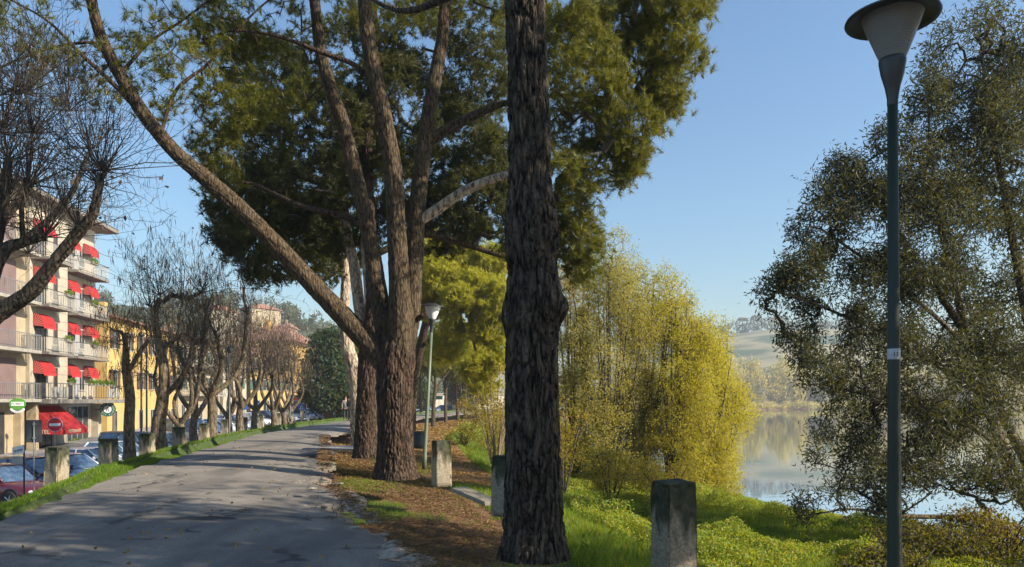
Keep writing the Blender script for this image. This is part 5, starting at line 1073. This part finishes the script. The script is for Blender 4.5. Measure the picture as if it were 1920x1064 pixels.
m = MB(); m.bar((.08, 0, 0), (.08, 0, 2.3), .025, 8); m.build('post', POLEK, s); m = MB(); m.box(-.24, .1, -.04, -.02, 2.03, 2.3, Matrix.Rotation(-.25, 4, 'Y') @ Matrix.Translation((.5, 0, 0)) @ Matrix.Translation((-.5, 0, 0)))
m.v = [(x, y, z + .25 * (x + .1) - (m.v[0][2] - 2.03) * 0) for x, y, z in [(-.24, -.04, 2.03), (.1, -.04, 2.03), (-.24, -.02, 2.03), (.1, -.02, 2.03), (-.24, -.04, 2.27), (.1, -.04, 2.27), (-.24, -.02, 2.27), (.1, -.02, 2.27)]]
pb = m.build('board', SIGNW, s); text_obj('DI AVIS', 'lettering', .08, face_mat((-.07, -.05, 2.14), (1, 0, .25), (-.25, 0, 1)), TEXTK, pb)
m = MB(); m.box(-.26, .06, -.035, -.015, 1.72, 1.96); m.build('lower_board', POLEGREY, s)
def small_sign(nm, px, py, Y, w_, h_, mat, lb, z0, tri=False, txt=None):
    p_ = at(px, py, Y); s = empty(nm, (p_[0], p_[1], z0), .25, lb, 'road sign'); zc = p_[2] - z0
    m = MB(); m.bar((0, .03, 0), (0, .03, zc + h_ / 2), .03, 8); m.build('pole', POLEGREY, s); m = MB(); m.box(-w_ / 2, w_ / 2, -.02, .0, zc - h_ / 2, zc + h_ / 2); o = m.build('panel', mat, s, bevel=.01)
    if tri: m = MB(); m.add([(-w_ * .34, -.028, zc - h_ * .32), (w_ * .34, -.028, zc - h_ * .32), (0, -.028, zc + h_ * .36)], [(0, 1, 2)]); m.build('white_triangle', SIGNW, o); m = MB(); m.bar((-.05, -.04, zc - h_ * .25), (.02, -.04, zc + .1), .035, 6); m.bar((.08, -.04, zc - h_ * .25), (.02, -.04, zc), .03, 6); m.build('walking_figure', TEXTK, o)
    if txt: text_obj(txt, 'lettering', h_ * .8, face_mat((0, -.03, zc), (1, 0, 0)), SIGNW, o)
small_sign('crossing_sign', 565, 764, 72, .6, .6, SIGNB, 'blue square crossing sign with a white triangle before the red shop', -.9, True)
small_sign('parking_sign', 481, 760, 52, .45, .65, SIGNB, 'blue parking sign between the bare trunks', -1.6, False, 'P')
small_sign('blue_sign', 459, 763, 55, .45, .45, SIGNB, 'small plain blue sign beside the v-forked catalpa', -1.5)
small_sign('teal_sign', 823, 746, 100, 1.0, .5, SIGNT, 'teal green direction sign far away between the pine trunks', -.6)
def pole(px, Y, ztop, r, mat, lb, z0=None, nm='lamp_post'):
    z0 = float(street_z(Y)) if z0 is None else z0; s = empty(nm, (gx(px, Y), Y, z0), 0, lb, 'pole'); H = ztop - z0
    m = MB(); m.lathe([(r * 1.8, 0), (r * 1.8, .3), (r, .4), (r * .8, H)], 10); m.build('shaft', mat, s, smooth=True); m = MB(); m.lathe([(r, H), (r * 2.6, H + .08), (r * 3, H + .2), (r * 1.2, H + .3)], 12); m.build('lamp_head', POLEK, s, smooth=True)
pole(265, 43, 5.2, .06, POLEK, 'tall dark pole just right of the slim catalpa'); pole(275, 47, 6.0, .06, POLEK, 'second tall dark pole close to the first one'); pole(430, 35, 3.8, .05, POLEK, 'thin dark pole right of the forked catalpa', -.3); pole(544, 58, 3.2, .05, POLEK, 'thin dark pole left of the white tall car', -.1)
pole(212, 62, 2.4, .07, SHUT, 'short brown post at the hotel corner')

# ------------------------------------------------------------------ two people walking away
def skin_mesh(name, pts, edges, mat, parent, sub=1):
    me = bpy.data.meshes.new(name); me.from_pydata([p_[:3] for p_ in pts], edges, []); o = bpy.data.objects.new(name, me); col.objects.link(o)
    md = o.modifiers.new('s', 'SKIN'); sv = me.skin_vertices[0].data
    for v, p_ in zip(sv, pts): v.radius = (p_[3], p_[4] if len(p_) > 4 else p_[3])
    sv[0].use_root = True; o.modifiers.new('u', 'SUBSURF').levels = sub; o.modifiers['u'].render_levels = sub
    dg = bpy.context.evaluated_depsgraph_get(); me2 = bpy.data.meshes.new_from_object(o.evaluated_get(dg)); me2.name = name; me2.materials.clear(); me2.materials.append(mat)
    bpy.data.objects.remove(o); o = bpy.data.objects.new(name, me2); col.objects.link(o); o.parent = parent; me2.polygons.foreach_set('use_smooth', [True] * len(me2.polygons)); return o
SKINM = simple('skin', (.45, .28, .2), None, 8, .6); HAIRW = simple('white_hair', (.55, .55, .55), (.45, .45, .45), 30, .8); HAIRB = simple('brown_hair', (.08, .05, .03), None, 30, .8)
def person(px, Y, coatm, trm, hair, lb, rz, ph=1, sc_=1.0):
    x_ = gx(px, Y); root = empty('person', (x_, Y, .10), rz, lb, 'person'); root.scale = (sc_,) * 3
    st_ = .16 * ph; P_ = [(0, 0, .95, .12, .09), (0, 0, 1.15, .12, .09), (0, 0, 1.38, .15, .09), (0, .0, 1.5, .055), (0, .015, 1.58, .07, .08), (0, .02, 1.67, .085, .10), (0, .01, 1.74, .05, .06)]; E = [(0, 1), (1, 2), (2, 3), (3, 4), (4, 5), (5, 6)]
    for s_ in (1, -1):
        b0 = len(P_); P_ += [(s_ * .19, 0, 1.42, .05), (s_ * .24, -.04, 1.15, .04), (s_ * .25, s_ * st_ * .5 + .04, .92, .03), (s_ * .25, s_ * st_ * .5 + .05, .86, .034, .02)]; E += [(2, b0), (b0, b0 + 1), (b0 + 1, b0 + 2), (b0 + 2, b0 + 3)]
        for f_, (dy, ln_) in enumerate(((-.03, .07), (-.01, .085), (.01, .08), (.03, .06), (.05, .03))):
            k_ = len(P_); P_ += [(s_ * .25, s_ * st_ * .5 + .05 + dy, .83 + (.03 if f_ == 4 else 0), .009), (s_ * .243, s_ * st_ * .5 + .055 + dy * 1.2, .83 - ln_, .008)]; E += [(b0 + 3, k_), (k_, k_ + 1)]
        b1_ = len(P_); P_ += [(s_ * .09, 0, .88, .09), (s_ * .1, s_ * st_ * .5 + .03, .5, .06), (s_ * .1, s_ * st_, .09, .04), (s_ * .1, s_ * st_ + .13, .04, .035, .03)]; E += [(0, b1_), (b1_, b1_ + 1), (b1_ + 1, b1_ + 2), (b1_ + 2, b1_ + 3)]
    skin_mesh('body', P_, E, SKINM, root)
    skin_mesh('jacket', [(0, 0, .84, .2, .14), (0, 0, 1.1, .18, .13), (0, 0, 1.36, .2, .12), (0, 0, 1.47, .09)] + [q for s_ in (1, -1) for q in ((s_ * .19, 0, 1.4, .08), (s_ * .245, -.04, 1.15, .065), (s_ * .25, s_ * st_ * .5 + .03, .93, .05))], [(0, 1), (1, 2), (2, 3), (2, 4), (4, 5), (5, 6), (2, 7), (7, 8), (8, 9)], coatm, root)
    skin_mesh('trousers', [(0, 0, .93, .15, .11)] + [q for s_ in (1, -1) for q in ((s_ * .09, 0, .84, .105), (s_ * .1, s_ * st_ * .5 + .03, .5, .078), (s_ * .1, s_ * st_, .12, .062))], [(0, 1), (1, 2), (2, 3), (0, 4), (4, 5), (5, 6)], trm, root)
    for s_ in (1, -1): m = MB(); m.box(s_ * .1 - .045, s_ * .1 + .045, s_ * st_ - .06, s_ * st_ + .2, -.0, .08); m.build('shoe', BLACKM, root, bevel=.025)
    skin_mesh('hair', [(0, -.01, 1.62, .085, .08), (0, -.005, 1.7, .095, .1), (0, 0, 1.76, .06, .07)], [(0, 1), (1, 2)], hair, root)
    m = MB(); m.box(-.012, .012, .11, .135, 1.64, 1.68); m.box(-.045, -.02, .105, .115, 1.69, 1.70); m.box(.02, .045, .105, .115, 1.69, 1.70); m.box(-.025, .025, .105, .115, 1.6, 1.608); m.build('face', SKINM, root)
person(648, 53, simple('grey_jacket', (.22, .22, .2), None, 4, .85), simple('dark_trousers', (.03, .03, .035), None, 4, .9), HAIRB, 'person in a grey jacket and dark trousers walking away on the far road', R(12), 1, 1.0)
person(658, 52, simple('black_coat', (.018, .02, .028), None, 4, .85), simple('charcoal_trousers', (.04, .04, .045), None, 4, .9), HAIRW, 'white-haired person in a black coat walking away beside the trunk', R(8), -1, 1.06)

# ------------------------------------------------------------------ grass, cover, litter (uncountable)
def scatter(rng, n, x0, x1, y0, y1, dens):
    x = rng.uniform(x0, x1, n); y = y0 * (y1 / y0) ** rng.random(n) if y0 > 0 else rng.uniform(y0, y1, n); k = rng.random(n) < dens(x, y); return x[k], y[k]
def blades(rng, x, y, h, w_, name, mat, per=1):
    x = np.repeat(x, per) + rng.normal(size=len(x) * per) * .02; y = np.repeat(y, per) + rng.normal(size=len(y) * per) * .02; z = ground_z(x, y) - .01; n = len(x)
    H = h(x, y) * (.5 + .9 * rng.random(n)); a = rng.uniform(0, 6.28, n); wv = w_ * (.7 + .6 * rng.random(n)) * np.maximum(1, y / 14); s = np.stack([np.cos(a), np.sin(a), 0 * a], -1) * wv[:, None] * .5
    P_ = np.stack([x, y, z], -1); ln_ = rng.normal(size=(n, 2)) * .35; tip = P_ + np.stack([ln_[:, 0] * H, ln_[:, 1] * H, H], -1); mid = P_ + np.stack([ln_[:, 0] * H * .25, ln_[:, 1] * H * .25, H * .55], -1)
    V = np.stack([P_ - s, P_ + s, mid + s * .7, tip, mid - s * .7], 1).reshape(-1, 3)
    return tag(mesh_np(name, V, [np.arange(n * 5).reshape(n, 5)], mat), 'grass', None, None, 'stuff')
def stuff(o, lb, cat): o['label'] = lb; o['category'] = cat; o['kind'] = 'stuff'; return o
rg = np.random.default_rng(4)
vn2 = lambda x, y, s, sd: fbm(p3(x, y), s, sd, 3)
N_ = 330000; y = 7.5 * (85 / 7.5) ** rg.random(N_); u_ = rg.uniform(-.1, 2.6, N_); x = Led(y) - u_
kk = (u_ > -.08 + .5 * (vn2(x, y, 1.5, 2) - .4)) & (rg.random(N_) < (.4 + .8 * vn2(x, y, 2, 6))); x, y = x[kk], y[kk]
stuff(blades(rg, x, y, lambda x, y: np.where(Led(y) - x < .35, .05, np.where(Led(y) - x < .9, .10, .065)) * (.5 + vn2(x, y, 1.2, 8)), .010, 'verge_grass', GRASSM), 'bright green grass along the left edge of the road', 'grass')
# right patches
def rp(x, y):
    g_ = .06 + .55 * np.clip((vn2(x, y, .55, 3) - .60) * 7 + .2, 0, 1); g_ = g_ + 1.2 * np.exp(-((x + .55) / .55) ** 2 - ((y - 8.9) / .7) ** 2) + np.exp(-((x + 4.2) / .8) ** 2 - ((y - 19.5) / 2) ** 2)
    return g_ * (x > Red_(y) + .35) * (x - Bln(y) < 1.6) * (.35 + .6 * vn2(x, y, 3, 2))
x, y = scatter(rg, 620000, -9, 4.5, 5, 34, rp)
stuff(blades(rg, x, y, lambda x, y: .05 + .05 * vn2(x, y, 1, 2), .008, 'patch_grass', GRASSM), 'thin green grass growing through the needles around the pines', 'grass')
x, y = scatter(rg, 700000, -12, 13, 9, 100, lambda x, y: ((x - Bln(y)) > 1.2) * (x < Xb(y)) * ((x - Bln(y)) > np.where(y > 22, 3.8, 1.2)) * (.5 + .6 * vn2(x, y, .8, 3)))
stuff(blades(rg, x, y, lambda x, y: .14 + .12 * vn2(x, y, .7, 2), .012, 'bank_grass', GRASSM), 'long green grass on the river bank', 'grass')
# leafy ground cover on the bank, in mounds
x, y = scatter(rg, 560000, 1.0, 13.5, 12, 40, lambda x, y: ((x - Bln(y)) > 4.4 - .8 * vn2(x, y, 1, 4)) * (x < Xb(y) + .4) * np.clip((vn2(x, y, .7, 5) - .34) * 6, 0, 1))
mh = np.clip(vn2(x, y, .75, 12) - .34, 0, 1) * 1.5 * np.clip((Xb(y) - x - 1) / 6, .05, 1)
P_ = np.stack([x, y, ground_z(x, y) + mh * rg.random(len(x)) ** .35 + .04], -1); D_ = rg.normal(size=P_.shape) * [1, 1, .5] + [0, 0, .35]
V, Q = leaves(rg, P_, D_, .062 * (.4 + 1.1 * rg.random(len(x))) * np.maximum(1, y / 22), .036 * np.maximum(1, y / 22)); stuff(mesh_np('ground_cover', V, [Q], COVER), 'mounded yellow green leafy ground cover on the bank', 'ground cover')
# fallen leaves on the levee slope and needles on the dirt
x, y = scatter(rg, 130000, -14, 4, 12, 110, lambda x, y: ((x - Bln(y)) > np.where(y < 21, .5, -4.5)) * (x > Red_(y) - .1) * ((x - Bln(y)) < 4.8) * np.where(y < 20, .35, 1) * np.clip((vn2(x, y, .9, 15) - .3) * 3, .15, 1))
P_ = np.stack([x, y, ground_z(x, y) + .015 + .03 * rg.random(len(x))], -1); D_ = rg.normal(size=P_.shape) * [1, 1, .3]
V, Q = leaves(rg, P_, D_, .05 * np.maximum(1, y / 20), .035 * np.maximum(1, y / 20)); stuff(mesh_np('fallen_leaves', V, [Q], LITTER), 'orange brown fallen leaves on the levee slope', 'fallen leaves')
x, y = scatter(rg, 260000, -8, 5, 5, 40, lambda x, y: (x > Red_(y) + .1 * vn2(x, y, 4, 1) - .25) * ((x - Bln(y)) < .9) * np.clip((.70 - vn2(x, y, .55, 3)) * 6, .15, 1))
P_ = np.stack([x, y, ground_z(x, y) + .012 + .02 * rg.random(len(x))], -1); P_[:, 2] = np.where(x < Red_(y) + .1, .09, P_[:, 2]); D_ = rg.normal(size=P_.shape) * [1, 1, .12]
V, Q = leaves(rg, P_, D_, .10 * (.5 + rg.random(len(x))), .008 * np.maximum(1, y / 9)); stuff(mesh_np('fallen_needles', V, [Q], LITTER_D), 'reddish brown pine needles covering the dirt', 'fallen needles')
x, y = scatter(rg, 1400, -14, 0, 6, 60, lambda x, y: (x > Led(y) - .1) * (x < Red_(y)) * .6)
P_ = np.stack([x, y, .10 + 0 * x + .01], -1); D_ = rg.normal(size=P_.shape) * [1, 1, .25]; V, Q = leaves(rg, P_, D_, .05, .035); stuff(mesh_np('road_leaves', V, [Q], LITTER), 'few dry leaves scattered on the asphalt', 'fallen leaves')

# far poplar wood across the river, wood on the hillside, hilltop trees
def wood(name, trees, mat, lb, rng, size, per, shell=.55):
    Vs = []; b0 = 0
    P_ = []; 
    for (x, y, z, rx, h) in trees:
        d = unit(rng.normal(size=(per, 3))) * (shell + (1.05 - shell) * rng.random((per, 1))); tz = (d[:, 2] + 1) / 2
        taper = np.where(tz < .35, .75 + .7 * tz, 1.0)[:, None]; q = np.array([x, y, z + h * .5]) + d * [rx, rx, h * .5] * np.concatenate([taper, taper, np.ones_like(taper)], 1); q = q[vn(q, .35, 3) > .30]; P_.append(q)
    P_ = np.concatenate(P_); D_ = rng.normal(size=P_.shape) + [0, 0, .8]; V, Q = leaves(rng, P_, D_, size * (.6 + .8 * rng.random(len(P_))), size * .5)
    return stuff(mesh_np(name, V, [Q], mat), lb, 'wood')
tr = [(x_, 372 + rg.uniform(0, 26) - 6 * math.sin(x_ * .03), -2.5, rg.uniform(3.2, 6.0), rg.uniform(17, 27) * (1 + .1 * math.sin(x_ * .07))) for x_ in np.arange(60, 460, 2.6)]
wood('far_wood', tr, FARWOOD, 'hazy olive brown autumn wood across the river', rg, 1.5, 750)
tr = [(x_, 365 + rg.uniform(-3, 5) - 6 * math.sin(x_ * .03), -3.6, rg.uniform(2.0, 4), rg.uniform(2.5, 5)) for x_ in np.arange(60, 460, 1.6)]
wood('far_reeds', tr, FARWOOD, 'low pale scrub along the far waterline', rg, 1.0, 160)
tr = []
for _ in range(260):
    x_ = rg.uniform(-330, -15); y_ = rg.uniform(190, 330); tr.append((x_, y_, float(hl(x_, y_)) - .5, rg.uniform(2.5, 5), rg.uniform(4, 9)))
wood('hillside_wood', tr, HILLWOOD, 'dull green trees covering the hillside behind the town', rg, 1.4, 160)
tr = [(x_, 562 + rg.uniform(-5, 5), float(hr(np.array([x_]), np.array([562.]))[0]) - 1.5, rg.uniform(4, 6.5), rg.uniform(8, 13)) for x_ in np.arange(150, 400, 6)]
wood('hilltop_wood', tr, HILLWOOD, 'blue hazy trees on the ridge across the river', rg, 1.9, 200)
def umb(px, lb):
    y_ = 560; x_ = gx(px, y_); z_ = float(hr(np.array([x_]), np.array([y_]))[0]); r_ = np.random.default_rng(px); root = empty('umbrella_pine', (x_, y_, z_), 0, lb, 'tree', 'umbrella pines on the far ridge'); root.scale = (.62, .62, .62)
    V, Q, Cc, S = tube(np.array([[0, 0, 0, .7], [.3, 0, 8, .5], [0, 0, 15, .3]]), 6, .5); mesh_np('trunk', V, [Q, Cc], TWIG_DARK, root); Pq = blob(r_, (0, 0, 16.5), np.array([6.5, 6.5, 2.0]), 320, .4); V, Q = leaves(r_, Pq, r_.normal(size=Pq.shape), 1.8, 1.0); mesh_np('crown', V, [Q], HILLWOOD, root)
umb(1392, 'left umbrella pine standing above the far ridge trees'); umb(1419, 'right umbrella pine standing above the far ridge trees')

# haze: the air itself
hz = MB(); hz.box(-640, 900, -75, 760, -9, 66); ho = hz.build('haze', []); tag(ho, 'thin blue autumn haze filling the valley', 'haze', None, 'stuff')
hm, n, l, p = newmat('haze_air'); n.remove(p); pv = n.new('ShaderNodeVolumePrincipled'); pv.inputs['Color'].default_value = (.86, .92, 1, 1); pv.inputs['Density'].default_value = HAZE; pv.inputs['Anisotropy'].default_value = .2; l.new(pv.outputs[0], n['Material Output'].inputs['Volume']); ho.data.materials.append(hm)
